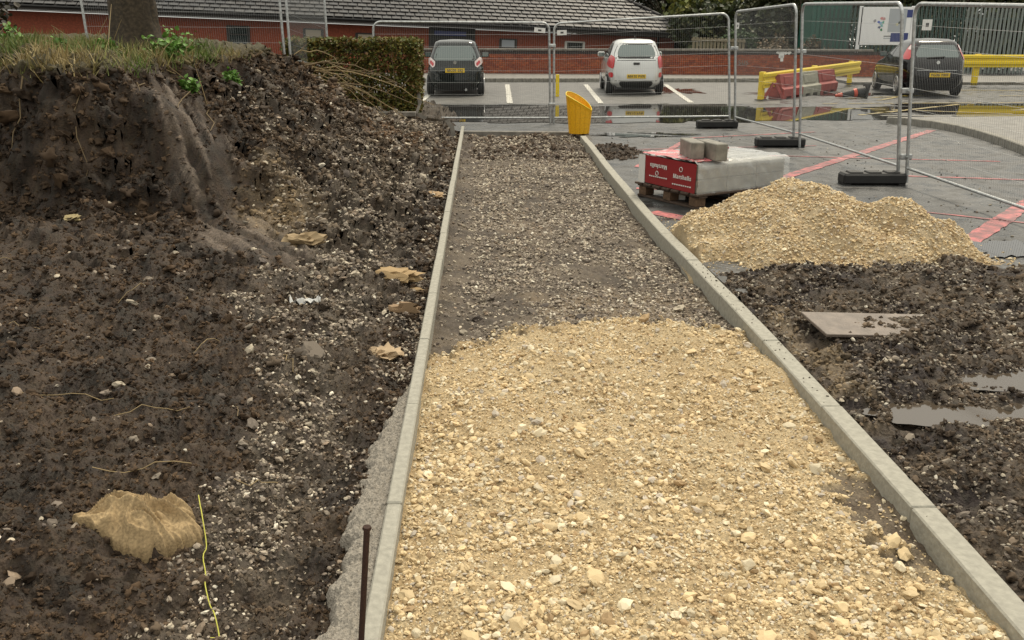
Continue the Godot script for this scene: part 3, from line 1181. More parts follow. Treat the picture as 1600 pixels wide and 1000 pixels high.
func kerbs() -> void:
	edging("path_edging", "narrow pale concrete edging along the dark soil bank, left of the path", xl, -1.0, LW, -1.08, -16.3, 0.0)
	edging("path_edging", "wide grey concrete edging between the path and the car park side", xr, 1.0, RW, -1.05, -14.9, 0.0)
	# wet concrete haunching behind the left edging
	var zs := PackedFloat32Array()
	var z := -1.3
	while z > -4.35:
		zs.append(z)
		z -= 0.009
	var width := func(q: float) -> float:
		return (0.20 + 0.05 * nz(q * 2.0, 7.0) + 0.025 * nz(q * 9.0, 8.0) - 0.05 * smoothstep(-2.0, -2.6, q)) * smoothstep(-4.33, -3.6, q) + 0.005
	var xs_of := func(q: float) -> PackedFloat32Array:
		var out := PackedFloat32Array()
		for k in 34:
			out.append(xl(q) - LW + 0.003 - width.call(q) * k / 33.0)
		return out
	var hh := func(x: float, q: float) -> float:
		var u: float = clampf((xl(q) - LW - x) / width.call(q), 0, 1)
		return -0.035 - 0.03 * u - 0.09 * pow(u, 7.0) + 0.012 * nz(x * 12.0, q * 12.0, 2.0) + 0.009 * nz(x * 40.0, q * 40.0, 3.0) + 0.005 * nz(x * 90.0, q * 90.0, 3.0)
	var o := put("concrete_haunch", sheet(zs, xs_of, hh, func(_x: float, _z: float, _h: float) -> Color: return Color.WHITE), M.haunch)
	struct(o)

# ---------------------------------------------------------------- low brick wall
func boundary_wall() -> void:
	var a := Vector3(-8.2, 0, -35.53)
	var b := Vector3(13.15, 0, -32.6)
	var ex := (b - a).normalized()
	var bs := Basis(ex, Vector3.UP, ex.cross(Vector3.UP))
	var len := a.distance_to(b)
	var t := thing("brick_wall", "low red brick boundary wall with pale coping behind the parked cars", "wall", a)
	t.basis = bs
	var st := new_st()
	box(st, Vector3(len / 2, 0.42, 0), Vector3(len, 0.86, 0.2))
	obj("mortar_core", st, M.mortar, t)
	st = new_st()
	box(st, Vector3.ZERO, Vector3(0.216, 0.066, 0.014))
	var bm := st.commit()
	var rest := []
	for c in M.brick.size():
		rest.append(new_st())
	var count := 0
	var cols := int(len / 0.226)
	for i in range(cols - 1, -1, -1):
		for r in 10:
			var x := 0.113 + i * 0.226 + (0.113 if r % 2 else 0.0)
			if x > len - 0.11:
				continue
			var p := Vector3(x, 0.085 + r * 0.0755, 0.105)
			var k: int = rng.randi() % M.brick.size()
			if count < 300 and r > 0:
				var o := put("brick", bm, M.brick[k], t)
				o.position = p
				count += 1
			else:
				box(rest[k], p, Vector3(0.216, 0.066, 0.014))
	for k in rest.size():
		stuff(obj("brickwork", rest[k], M.brick[k], t))
	st = new_st()
	for i in int(len / 0.0755):
		box(st, Vector3(0.04 + i * 0.0755, 0.828, 0.106), Vector3(0.066, 0.13, 0.014))
	stuff(obj("dark_brick_course", st, M.blue_brick, t))
	st = new_st()
	cbox(st, Vector3.ZERO, Vector3(0.59, 0.075, 0.32), 0.01)
	var cm := st.commit()
	for i in int(len / 0.6):
		var o := put("coping_stone", cm, M.coping, t)
		o.position = Vector3(0.3 + i * 0.6, 0.93, 0)
	# white paint scrawl and splash on the brickwork
	var g := put("painted_letters", text_mesh("SUS", 0.22, 0.004), M.coping, t)
	g.position = Vector3(16.6, 0.50, 0.115)
	st = new_st()
	for q in [[0.0, 0.0, 0.09, 0.12], [0.14, 0.05, 0.05, 0.05], [-0.12, 0.07, 0.06, 0.05], [0.26, 0.06, 0.06, 0.05], [0.02, -0.14, 0.05, 0.10]]:
		box(st, Vector3(17.9 + q[0], 0.79 + q[1], 0.117), Vector3(q[2] * 2, q[3] * 2, 0.006), Basis(Vector3.BACK, q[0] * 3.0))
	obj("paint_splash", st, M.tagwhite, t)

func text_mesh(s: String, height: float, depth: float) -> TextMesh:
	var m := TextMesh.new()
	m.text = s
	var f := SystemFont.new()
	f.font_names = PackedStringArray(["Droid Sans"])
	f.font_weight = 700
	m.font = f
	m.font_size = 32
	m.pixel_size = height / 32.0 * 0.95
	m.depth = depth
	m.curve_step = 2.0
	return m

# ---------------------------------------------------------------- building with tiled roof
func building() -> void:
	var O := Vector3(-10.785, 2.325, -42)
	var E := Vector3(8.913, 1.531, -46)
	var ex := (E - O).normalized()
	var ez := ex.cross(Vector3.UP).normalized()
	var ey := ez.cross(ex).normalized()
	var t := thing("single_storey_building", "long low red brick building with grey tiled hipped roof", "building", O)
	t.basis = Basis(ex, ey, ez)
	var X1 := 20.1
	var X0 := -15.0
	var pitch := deg_to_rad(28)
	var up := Vector3(0, sin(pitch), -cos(pitch))
	var nrm := Vector3(0, cos(pitch), sin(pitch))
	var tb := Basis(Vector3.RIGHT, nrm, Vector3.RIGHT.cross(nrm)) * Basis(Vector3.RIGHT, deg_to_rad(-9.0))
	# roof carcass
	var st := new_st()
	var R := 6.0
	var a := Vector3(X0, -0.06, 0)
	var b := Vector3(X1, -0.06, 0)
	var c := Vector3(X1 - R * cos(pitch) , -0.06, 0) + up * R
	var d := Vector3(X0, -0.06, 0) + up * R
	quad(st, d, c, b, a)
	tri(st, c, Vector3(X1, -0.06, -2 * R * cos(pitch)), b)
	quad(st, d + Vector3(0, -0.02, 0), a + Vector3(0, -0.02, 0), b + Vector3(0, -0.02, 0), c + Vector3(0, -0.02, 0))
	var roof := obj("roof", st, M.dark, t)
	var tw := 0.43
	var gauge := 0.355
	st = new_st()
	cbox(st, Vector3.ZERO, Vector3(tw - 0.035, 0.024, 0.42), 0.006)
	var tm := st.commit()
	var rest := []
	for k in M.tile.size():
		rest.append(new_st())
	var count := 0
	for r in 15:
		var cols := int((X1 - X0) / tw)
		for i in range(cols, -1, -1):
			var s := r * gauge + 0.12
			var x := X0 + i * tw + (tw / 2 if r % 2 else 0.0) + rng.randf_range(-0.006, 0.006)
			if x > X1 - s * cos(pitch) - 0.1:
				continue
			var p := Vector3(x, -0.005, 0) + up * s + nrm * rng.randf_range(-0.004, 0.006)
			var k: int = rng.randi() % M.tile.size()
			var q := tb * Basis(Vector3.FORWARD, rng.randf_range(-0.012, 0.012))
			if count < 300 and r < 9 and x > 2.0:
				var o := put("roof_tile", tm, M.tile[k], roof)
				o.transform = Transform3D(q, p)
				count += 1
			else:
				box(rest[k], p, Vector3(tw - 0.035, 0.024, 0.42), q)
	for k in rest.size():
		stuff(obj("roof_tiles", rest[k], M.tile[k], roof))
	# hip ridge tiles
	st = new_st()
	for k in 14:
		var s := k * 0.42
		cbox(st, Vector3(X1 - s * cos(pitch), 0.02, 0) + up * s, Vector3(0.24, 0.10, 0.5), 0.03, Basis.looking_at(Vector3(-cos(pitch), sin(pitch), -cos(pitch)), Vector3.UP))
	stuff(obj("hip_tiles", st, M.tile[3], roof))
	# fascia, gutter, soffit
	st = new_st()
	box(st, Vector3((X0 + X1) / 2, -0.19, -0.02), Vector3(X1 - X0, 0.2, 0.03))
	obj("fascia", st, M.soffit, t)
	st = new_st()
	tube(st, [Vector3(X0, -0.13, 0.08), Vector3(X1 + 0.05, -0.13, 0.08)], 0.055, 8)
	obj("gutter", st, M.dark, t)
	st = new_st()
	box(st, Vector3((X0 + X1) / 2, -0.31, -0.36), Vector3(X1 - X0, 0.03, 0.7))
	obj("soffit", st, M.soffit, t)
	st = new_st()
	box(st, Vector3((X0 + X1) / 2 - 0.3, -1.9, -3.7), Vector3(X1 - X0 - 0.8, 3.1, 6.0))
	obj("wall", st, M.brick[1], t)
	st = new_st()
	tube(st, [Vector3(18.5, -0.15, 0.05), Vector3(18.5, -0.35, -0.6), Vector3(18.5, -2.2, -0.6)], 0.05, 8)
	obj("drainpipe", st, M.dark, t)
	# windows: [x, y top, width, height, look]
	for w in [[1.9, -0.62, 0.8, 0.95, "blind"], [4.25, -0.72, 0.8, 0.95, "blind"], [5.0, -0.95, 0.7, 0.8, "pane"], [-1.4, -0.62, 0.9, 0.95, "pane"], [11.0, -0.72, 0.75, 1.0, "pale"], [14.3, -0.72, 0.9, 1.0, "frame"]]:
		st = new_st()
		var W: float = w[2]
		var H: float = w[3]
		var y: float = w[1] - H / 2
		for q in [[0.0, H / 2, W, 0.06], [0.0, -H / 2, W, 0.06], [-W / 2, 0.0, 0.06, H], [W / 2, 0.0, 0.06, H], [0.0, 0.12, W, 0.05]]:
			box(st, Vector3(w[0] + q[0], y + q[1], -0.68), Vector3(q[2] + 0.06, q[3], 0.06))
		var f := obj("window", st, M.frame if w[4] == "frame" else M.soffit, t)
		st = new_st()
		box(st, Vector3(w[0], y, -0.695), Vector3(W, H, 0.02))
		obj("pane", st, {"blind": M.blind, "pane": M.pane, "pale": M.signgrey, "frame": M.pane}[w[4]], f)
	# recessed entrance
	st = new_st()
	box(st, Vector3(8.3, -1.5, -0.69), Vector3(2.2, 2.4, 0.02))
	var dr := obj("entrance_door", st, M.dark, t)
	st = new_st()
	for q in [-1.05, 0.0, 1.05]:
		box(st, Vector3(8.3 + q, -1.5, -0.67), Vector3(0.07, 2.4, 0.05))
	obj("door_frame", st, M.soffit, dr)
	st = new_st()
	box(st, Vector3(8.2, -0.56, -0.6), Vector3(1.5, 0.2, 0.03))
	obj("name_board", st, M.signblue, t)
	st = new_st()
	box(st, Vector3(6.2, -1.2, -0.66), Vector3(0.9, 0.14, 0.04))
	obj("window_sill", st, M.frame, t)

# ---------------------------------------------------------------- foliage
var leaf_meshes := []

func leaf_mesh(w: float, fold: float) -> ArrayMesh:
	var st := new_st()
	var p := [Vector3(0, 0, 0), Vector3(w * 0.45, fold, 0.3), Vector3(w * 0.4, fold, 0.65), Vector3(0, 0.05, 1.0), Vector3(-w * 0.4, fold, 0.65), Vector3(-w * 0.45, fold, 0.3)]
	tri(st, p[0], p[1], p[2])
	tri(st, p[0], p[2], p[3])
	tri(st, p[0], p[3], p[4])
	tri(st, p[0], p[4], p[5])
	return st.commit()

func leaves(called: String, spots: Array, size: float, cols: Array, parent: Node) -> void:
	var mm := MultiMesh.new()
	mm.transform_format = MultiMesh.TRANSFORM_3D
	mm.use_colors = true
	if leaf_meshes.is_empty():
		leaf_meshes = [leaf_mesh(0.9, 0.12), leaf_mesh(0.14, 0.02)]
	mm.mesh = leaf_meshes[0]
	mm.instance_count = spots.size()
	for k in spots.size():
		var s := size * rng.randf_range(0.6, 1.35)
		var bs := Basis.from_euler(Vector3(rng.randf_range(-1.3, 0.9), rng.randf() * TAU, rng.randf_range(-0.8, 0.8)))
		mm.set_instance_transform(k, Transform3D(bs.scaled(Vector3(s, s, s)), spots[k]))
		var c: Color = cols[rng.randi() % cols.size()]
		var q := rng.randf_range(0.7, 1.3)
		mm.set_instance_color(k, Color(c.r * q, c.g * q, c.b * q))
	var o := MultiMeshInstance3D.new()
	o.multimesh = mm
	o.material_override = M.leaf
	o.name = called
	parent.add_child(o, true)
	stuff(o)

func shrub(called: String, label: String, at: Vector3, h: float, r: float, n: int, size: float, cols: Array, group: String) -> void:
	var t := thing(called, label, "tree" if h > 3 else "shrub", at, 0.0, group)
	var st := new_st()
	tube(st, [Vector3(0, -0.2, 0), Vector3(0.06, h * 0.3, 0.02), Vector3(-0.05, h * 0.7, 0)], [0.10, 0.07, 0.03], 7)
	for k in 9:
		var a := rng.randf() * TAU
		var b := Vector3(0, h * rng.randf_range(0.05, 0.5), 0)
		tube(st, [b, b + Vector3(cos(a) * r * 0.4, h * 0.2, sin(a) * r * 0.4), b + Vector3(cos(a) * r * 0.8, h * 0.42, sin(a) * r * 0.8)], [0.045, 0.03, 0.012], 5)
	obj("trunk", st, M.bark, t)
	var lobes := []
	for k in 13:
		var a := rng.randf() * TAU
		var q := sqrt(rng.randf())
		lobes.append([Vector3(cos(a) * r * q * 0.75, h * rng.randf_range(0.12, 0.85), sin(a) * r * q * 0.75), r * rng.randf_range(0.28, 0.5)])
	var spots := []
	for k in n:
		var l: Array = lobes[rng.randi() % lobes.size()]
		var v := Vector3(rng.randfn(), rng.randfn(), rng.randfn()).normalized() * pow(rng.randf(), 0.45)
		spots.append(l[0] + v * l[1])
	leaves("crown", spots, size, cols, t)

func background() -> void:
	var dark := [Color(0.030, 0.042, 0.014), Color(0.05, 0.062, 0.018), Color(0.024, 0.032, 0.013), Color(0.07, 0.07, 0.024)]
	var olive := [Color(0.15, 0.165, 0.035), Color(0.20, 0.19, 0.04), Color(0.10, 0.12, 0.03), Color(0.05, 0.065, 0.02)]
	var dry := [Color(0.16, 0.11, 0.06), Color(0.11, 0.075, 0.04), Color(0.06, 0.05, 0.025)]
	shrub("evergreen_tree", "olive green tree at the hipped end of the tiled roof", Vector3(9.6, 0, -47.5), 4.4, 1.9, 4500, 0.22, olive, "trees behind the brick wall")
	shrub("evergreen_tree", "dark tree between the olive tree and the green shed", Vector3(12.4, 0, -45.0), 4.6, 2.0, 4500, 0.22, dark, "trees behind the brick wall")
	shrub("evergreen_tree", "ivy dark tree directly left of the green shed", Vector3(12.5, 0, -41.0), 4.2, 1.3, 3500, 0.19, dark, "trees behind the brick wall")
	shrub("evergreen_tree", "leafy green tree behind the noticeboard and palisade", Vector3(14.8, 0, -40.5), 4.2, 1.5, 3000, 0.14, [Color(0.05, 0.075, 0.02), Color(0.035, 0.05, 0.016), Color(0.08, 0.10, 0.03)], "trees behind the brick wall")
	shrub("evergreen_tree", "farthest dark tree above the timber fence", Vector3(11.0, 0, -50.0), 5.0, 2.2, 3000, 0.18, dark, "trees behind the brick wall")
	shrub("shrub", "dark green bush in front of the timber fence", Vector3(9.7, 0, -39.6), 1.7, 0.8, 1600, 0.10, [Color(0.03, 0.06, 0.02), Color(0.05, 0.09, 0.025)], "bushes over the wall")
	shrub("shrub", "brown dead bracken bush just over the wall left of the green shed", Vector3(11.9, 0, -36.2), 1.35, 0.7, 1500, 0.10, dry, "bushes over the wall")
	shrub("shrub", "brown dead bracken bush just over the wall below the dark trees", Vector3(10.0, 0, -36.4), 1.35, 0.8, 1500, 0.10, dry, "bushes over the wall")
	shrub("shrub", "tangled dark undergrowth at the far left above the bank", Vector3(-9.2, 1.2, -15.2), 2.2, 1.4, 3000, 0.10, [Color(0.03, 0.026, 0.014), Color(0.05, 0.04, 0.02), Color(0.02, 0.02, 0.012)], "")
	shrub("evergreen_tree", "tall tree behind the right end of the palisade fence", Vector3(19.5, 0, -42.0), 5.0, 2.4, 3500, 0.16, dark, "trees behind the brick wall")
	for q in [[6.0, -53, 5.5, 2.6], [10.5, -55, 5.5, 2.8], [15.0, -52, 5.5, 2.8], [19.0, -50, 5.5, 2.8], [23.5, -48, 5.5, 2.8], [17.0, -40.5, 4.2, 1.9], [20.3, -39.5, 4.2, 1.9], [13.2, -48, 5.0, 2.4], [8.6, -43, 2.6, 1.6], [10.6, -42, 2.6, 1.5], [8.2, -51, 5.2, 2.2]]:
		shrub("evergreen_tree", "dense dark tree in the belt behind the building and palisade fence", Vector3(q[0], 0, q[1]), q[2], q[3], 3800, 0.26, dark, "tree belt far behind the car park")
	# timber fence
	var t := thing("timber_fence", "weathered pale timber fence beside the end of the building", "fence", Vector3(7.4, 0, -38.2))
	for k in 15:
		var st := new_st()
		box(st, Vector3(k * 0.145, 0.66 - 0.006 * k, 0), Vector3(0.10, 1.35, 0.02))
		obj("fence_board", st, M.deadwood, t)
	for y in [0.5, 1.2]:
		var st := new_st()
		box(st, Vector3(1.0, y, 0.03), Vector3(2.2, 0.08, 0.035), Basis(Vector3.BACK, -0.04))
		obj("rail", st, M.deadwood, t)
	# green shed
	t = thing("steel_shed", "dark green profiled steel shed behind the wall", "shed", Vector3(13.05, 0, -39.2))
	for k in 9:
		var st := new_st()
		cbox(st, Vector3(-0.72 + k * 0.18, 1.45, 0.6), Vector3(0.165, 2.5, 0.05), 0.015)
		obj("panel", st, M.greenshed, t)
	var st := new_st()
	box(st, Vector3(0, 1.3, -0.2), Vector3(1.62, 2.7, 1.5))
	obj("body", st, M.greenshed, t)
	# palisade fence
	t = thing("palisade_fence", "tall dark green steel palisade fence at the right edge", "fence", Vector3(11.6, 0, -35.0))
	for k in 62:
		var x := k * 0.155
		if x > 9.0:
			break
		st = new_st()
		var lean := Basis(Vector3.BACK, rng.randf_range(-0.008, 0.008))
		for s in [-1.0, 1.0]:
			box(st, Vector3(x + s * 0.022, 1.2, 0.0), Vector3(0.05, 2.3, 0.006), lean * Basis(Vector3.UP, s * 0.5))
		box(st, Vector3(x, 2.42, 0.0), Vector3(0.07, 0.16, 0.006), lean, 0.25)
		obj("pale", st, M.greensteel if x < 5.2 else M.litgreensteel, t)  # right-hand pales carry their lit look as a lighter colour
	for y in [0.45, 2.0]:
		st = new_st()
		box(st, Vector3(4.6, y, -0.05), Vector3(9.6, 0.06, 0.05))
		obj("rail", st, M.greensteel, t)
	# noticeboard
	t = thing("noticeboard", "white noticeboard with blue print standing above the wall near the black car", "sign", Vector3(13.2, 0, -33.4))
	st = new_st()
	cbox(st, Vector3(0.02, 1.74, 0), Vector3(1.8, 1.28, 0.05), 0.008)
	obj("panel", st, M.signwhite, t)
	for x in [-0.88, 0.95]:
		st = new_st()
		cbox(st, Vector3(x, 1.2, -0.02), Vector3(0.11, 2.42, 0.09), 0.01)
		obj("post", st, M.signwhite, t)
	for q in [[0.42, 1.93, 0.62, 0.78, M.signgrey], [0.55, 1.36, 0.62, 0.30, M.signblue], [0.83, 2.16, 0.2, 0.26, M.signblue], [0.12, 1.40, 0.24, 0.03, M.print], [0.12, 1.33, 0.24, 0.03, M.signgrey]]:
		st = new_st()
		box(st, Vector3(q[0], q[1], 0.027), Vector3(q[2], q[3], 0.006))
		obj("printed_area", st, q[4], t)
	for q in [[-0.14, 2.0, lin(0.6, 0.25, 0.25)], [-0.05, 1.98, lin(0.5, 0.3, 0.3)], [-0.24, 1.88, lin(0.1, 0.15, 0.5)], [-0.17, 1.84, lin(0.2, 0.4, 0.6)], [-0.08, 1.86, lin(0.1, 0.35, 0.25)], [-0.12, 1.76, lin(0.15, 0.4, 0.4)], [-0.2, 1.70, lin(0.1, 0.12, 0.2)], [-0.12, 1.62, lin(0.05, 0.2, 0.1)], [-0.38, 1.92, lin(0.3, 0.3, 0.32)], [0.5, 1.86, lin(0.06, 0.07, 0.06)], [0.42, 1.80, lin(0.5, 0.48, 0.3)]]:
		st = new_st()
		var pts := []
		for k in 12:
			var a := TAU * k / 12
			var r := 0.045 * (1.0 + 0.5 * nz(cos(a) + q[0] * 9, sin(a), q[1]))
			pts.append(Vector3(q[0] + cos(a) * r, q[1] + sin(a) * r, 0.032))
		for k in range(1, 11):
			tri(st, pts[0], pts[k + 1], pts[k])
		obj("printed_mark", st, mat(q[2], 0.5), t)

# ---------------------------------------------------------------- temporary fencing
# corners: bottom left, bottom right, top right, top left
func fence_panel(label: String, bl: Vector3, br: Vector3, tr: Vector3, tl: Vector3, ground: float) -> Node3D:
	var at := Vector3((bl.x + br.x) / 2, ground, (bl.z + br.z) / 2)
	var t := thing("mesh_fence", label, "fence", at, 0.0, "temporary mesh fence panels")
	var W := bl.distance_to(br)
	var H := (bl.distance_to(tl) + br.distance_to(tr)) / 2
	var at_uv := func(u: float, v: float) -> Vector3:
		var a := u / W
		var b := v / H
		return bl.lerp(br, a).lerp(tl.lerp(tr, a), b) - at
	var legs := ground - (bl.y + br.y) / 2
	var R := 0.13
	var pts := [at_uv.call(0.0, legs)]
	pts.append(at_uv.call(0.0, H - R))
	for k in range(1, 7):
		var a := PI / 2 * k / 6
		pts.append(at_uv.call(R - R * cos(a), H - R + R * sin(a)))
	for k in range(0, 7):
		var a := PI / 2 * k / 6
		pts.append(at_uv.call(W - R + R * sin(a), H - R + R * cos(a)))
	pts.append(at_uv.call(W, legs))
	var st := new_st()
	tube(st, pts, 0.0205, 8)
	obj("frame_tube", st, M.galv, t)
	st = new_st()
	tube(st, [at_uv.call(0.0, 0.0), at_uv.call(W, 0.0)], 0.016, 8)
	obj("bottom_rail", st, M.galv, t)
	st = new_st()
	var n := int(W / 0.034)
	for k in range(1, n):
		var u := W * k / n
		var top := H - 0.01
		if u < R:
			top = H - R + sqrt(R * R - (R - u) * (R - u))
		elif u > W - R:
			top = H - R + sqrt(R * R - (u - W + R) * (u - W + R))
		tube(st, [at_uv.call(u, 0.0), at_uv.call(u, top)], 0.0011, 3, false)
	for k in range(1, 8):
		var v := H * k / 8.0
		tube(st, [at_uv.call(0.0, v), at_uv.call(W, v)], 0.0018, 3, false)
	stuff(obj("wire_mesh", st, M.wire, t))
	return t

func name_tag(t: Node3D, at: Vector3, w: float, h: float, turn: float, tilt: float) -> void:
	var st := new_st()
	var b := Basis(Vector3.UP, turn) * Basis(Vector3.BACK, tilt)
	box(st, at - t.position, Vector3(w, h, 0.004), b)
	var o := obj("name_plate", st, M.tagwhite, t)
	st = new_st()
	box(st, at - t.position + b * Vector3(0, 0, 0.0045), Vector3(w * 0.3, h * 0.35, 0.002), b)
	obj("print", st, M.print, o)

func coupler(t: Node3D, at: Vector3) -> void:
	var st := new_st()
	cbox(st, at - t.position, Vector3(0.13, 0.06, 0.05), 0.01)
	tube(st, [at - t.position + Vector3(0, 0, 0.02), at - t.position + Vector3(0, 0, 0.075)], 0.016, 6)
	obj("coupler", st, M.galv, t)

func fence_foot(label: String, at: Vector3, turn: float) -> void:
	var t := thing("rubber_block", label, "fence foot", at, turn, "rubber feet of the fence panels")
	var st := new_st()
	cbox(st, Vector3(0, 0.07, 0), Vector3(0.72, 0.125, 0.22), 0.022)
	obj("block", st, M.rubber, t)
	for x in [-0.21, 0.0, 0.21]:
		st = new_st()
		cbox(st, Vector3(x, 0.137, 0.0), Vector3(0.15, 0.022, 0.16), 0.008)
		obj("top_rib", st, M.rubber, t)
	for x in [-0.31, 0.31]:
		st = new_st()
		cbox(st, Vector3(x, 0.012, 0), Vector3(0.08, 0.024, 0.2), 0.004)
		obj("pad", st, M.rubber, t)

func fences() -> void:
	var a := fence_panel("mesh fence panel behind the hedge and the dark green car", Vector3(-2.58, 0.077, -17), Vector3(0.712, 0.077, -17), Vector3(0.669, 1.755, -17.02), Vector3(-2.5, 1.771, -17.02), TY)
	var b := fence_panel("mesh fence panel in front of the silver car", Vector3(0.775, 0.077, -17), Vector3(3.875, 0.17, -16.3), Vector3(3.735, 1.905, -16.32), Vector3(0.76, 1.74, -17.02), TY)
	var c := fence_panel("narrow looking mesh fence panel turned away, right of the silver car", Vector3(3.96, 0.16, -16.25), Vector3(4.21, 0.175, -13.6), Vector3(4.075, 1.985, -13.6), Vector3(3.835, 1.93, -16.25), TY)
	var d := fence_panel("mesh fence panel in front of the red and white barriers", Vector3(4.27, 0.168, -13.5), Vector3(4.40, 0.166, -10.25), Vector3(4.215, 1.915, -10.25), Vector3(4.13, 1.985, -13.5), TY)
	var e := fence_panel("nearest mesh fence panel running out of the right edge", Vector3(4.46, 0.155, -10.15), Vector3(4.66, 0.10, -7.1), Vector3(4.54, 1.80, -7.1), Vector3(4.31, 1.905, -10.15), TY)
	var f := fence_panel("mesh fence panel standing on the soil bank beside the tree trunk", Vector3(-6.55, 1.25, -14.5), Vector3(-3.53, 1.22, -14.5), Vector3(-3.56, 3.0, -14.5), Vector3(-6.6, 3.0, -14.5), 1.0)
	fence_panel("mesh fence panel on the bank left of the hedge, seen edge on", Vector3(-3.44, 1.20, -14.5), Vector3(-3.40, 0.95, -17.3), Vector3(-3.42, 2.8, -17.3), Vector3(-3.45, 3.0, -14.5), 0.95)
	name_tag(a, Vector3(0.50, 1.625, -16.975), 0.20, 0.085, 0.0, -0.08)
	name_tag(b, Vector3(0.90, 1.585, -16.955), 0.18, 0.085, 0.15, 0.03)
	name_tag(c, Vector3(3.875, 1.70, -16.2), 0.06, 0.10, 0.3, 0.0)
	name_tag(e, Vector3(4.40, 1.69, -10.0), 0.125, 0.11, 0.35, 0.0)
	coupler(a, Vector3(0.73, 1.36, -16.97))
	coupler(a, Vector3(0.735, 0.32, -16.97))
	coupler(b, Vector3(3.86, 1.33, -16.25))
	coupler(c, Vector3(4.19, 1.34, -13.52))
	coupler(d, Vector3(4.36, 1.0, -10.17))
	coupler(d, Vector3(4.44, 0.28, -10.17))
	fence_foot("farthest black rubber fence foot, nearest to the silver car", Vector3(3.66, TY, -16.3), 0.02)
	fence_foot("middle black rubber fence foot of the three on the tarmac", Vector3(4.02, TY, -13.62), -0.03)
	fence_foot("nearest black rubber fence foot, behind the gravel heap", Vector3(4.10, TY, -10.2), 0.0)

# ---------------------------------------------------------------- heap of limestone
func heap() -> void:
	var t := thing("gravel_heap", "heap of yellow crushed limestone on the tarmac beside the pallet", "heap", Vector3(2.6, 0, -7.3))
	var zs := PackedFloat32Array()
	for k in 120:
		zs.append(-5.9 - 2.9 * k / 119.0)
	var xs_of := func(_z: float) -> PackedFloat32Array:
		var out := PackedFloat32Array()
		for k in 130:
			out.append(1.3 + 2.8 * k / 129.0)
		return out
	var col := func(x: float, z: float, _h: float) -> Color:
		return Color(0.44, 0.31, 0.165).lerp(Color(0.55, 0.43, 0.26), clampf(0.5 + nz(x * 3, z * 3, 53.0) + 0.5 * nz(x * 16, z * 16, 54.0), 0, 1))
	var h := func(x: float, z: float) -> float:
		return maxf(heap_h(x, z), -0.09) if x > xr(z) + RW + 0.02 else minf(heap_h(x, z), -0.09)
	var o := put("mound", sheet(zs, xs_of, h, col), M.fines, t)
	o.position = -t.position
	var items := []
	var big := []
	for k in 26000:
		var x := rng.randf_range(1.35, 4.0)
		var z := rng.randf_range(-8.6, -6.0)
		var y := heap_h(x, z)
		if x < xr(z) + RW + 0.03:
			continue
		if y < -0.03:
			if y < -0.16 or rng.randf() > 0.16 * smoothstep(-0.16, -0.03, y):
				continue
			y = maxf(TY, spoil_h(x, z) if z > -6.6 else TY)
		var s := 0.0055 + 0.0085 * pow(rng.randf(), 2.0)
		var it := [Vector3(x, y + s * 0.3, z) - t.position, s, lime_tint()]
		if s > 0.0128 and big.size() < 200:
			it[1] = s * 1.3
			big.append(it)
		else:
			items.append(it)
	scatter("limestone_chips", items, stones, M.stone, t)
	singles("limestone", big, t)
	# spilled soil on the right edging near the tub
	var sp := thing("soil_heap", "small spill of dark soil beside the right edging near the yellow tub", "heap", Vector3(1.42, 0, -12.9))
	zs = PackedFloat32Array()
	for k in 40:
		zs.append(-12.1 - 1.6 * k / 39.0)
	var xs2 := func(z: float) -> PackedFloat32Array:
		var out := PackedFloat32Array()
		for k in 40:
			out.append(xr(z) + RW + 0.002 + 0.8 * k / 39.0)
		return out
	var hh := func(x: float, z: float) -> float:
		return 0.02 - 0.10 * Vector2((x - 1.42) / 0.3, (z + 12.9) / 0.5).length() + 0.06 + 0.04 * nz(x * 5, z * 5, 91.0) + 0.03 * nz(x * 14, z * 14, 92.0)
	o = put("mound", sheet(zs, xs2, hh, func(x: float, z: float, _h: float) -> Color: return Color(0.07, 0.05, 0.034) * (1.0 + 0.5 * nz(x * 9, z * 9))), M.soil, sp)
	o.position = -sp.position
	items = []
	for k in 500:
		var z := rng.randf_range(-13.7, -12.1)
		var x: float = xr(z) + RW + 0.02 + 0.75 * rng.randf()
		var y: float = hh.call(x, z)
		if y < TY - 0.03:
			continue
		var s := 0.012 + 0.018 * pow(rng.randf(), 2.0)
		var q := rng.randf_range(0.7, 1.5)
		items.append([Vector3(x, maxf(y, TY) + s * 0.3, z) - sp.position, s, Color(0.075 * q, 0.055 * q, 0.04 * q)])
	scatter("soil_clods", items, clods, M.clod, sp)

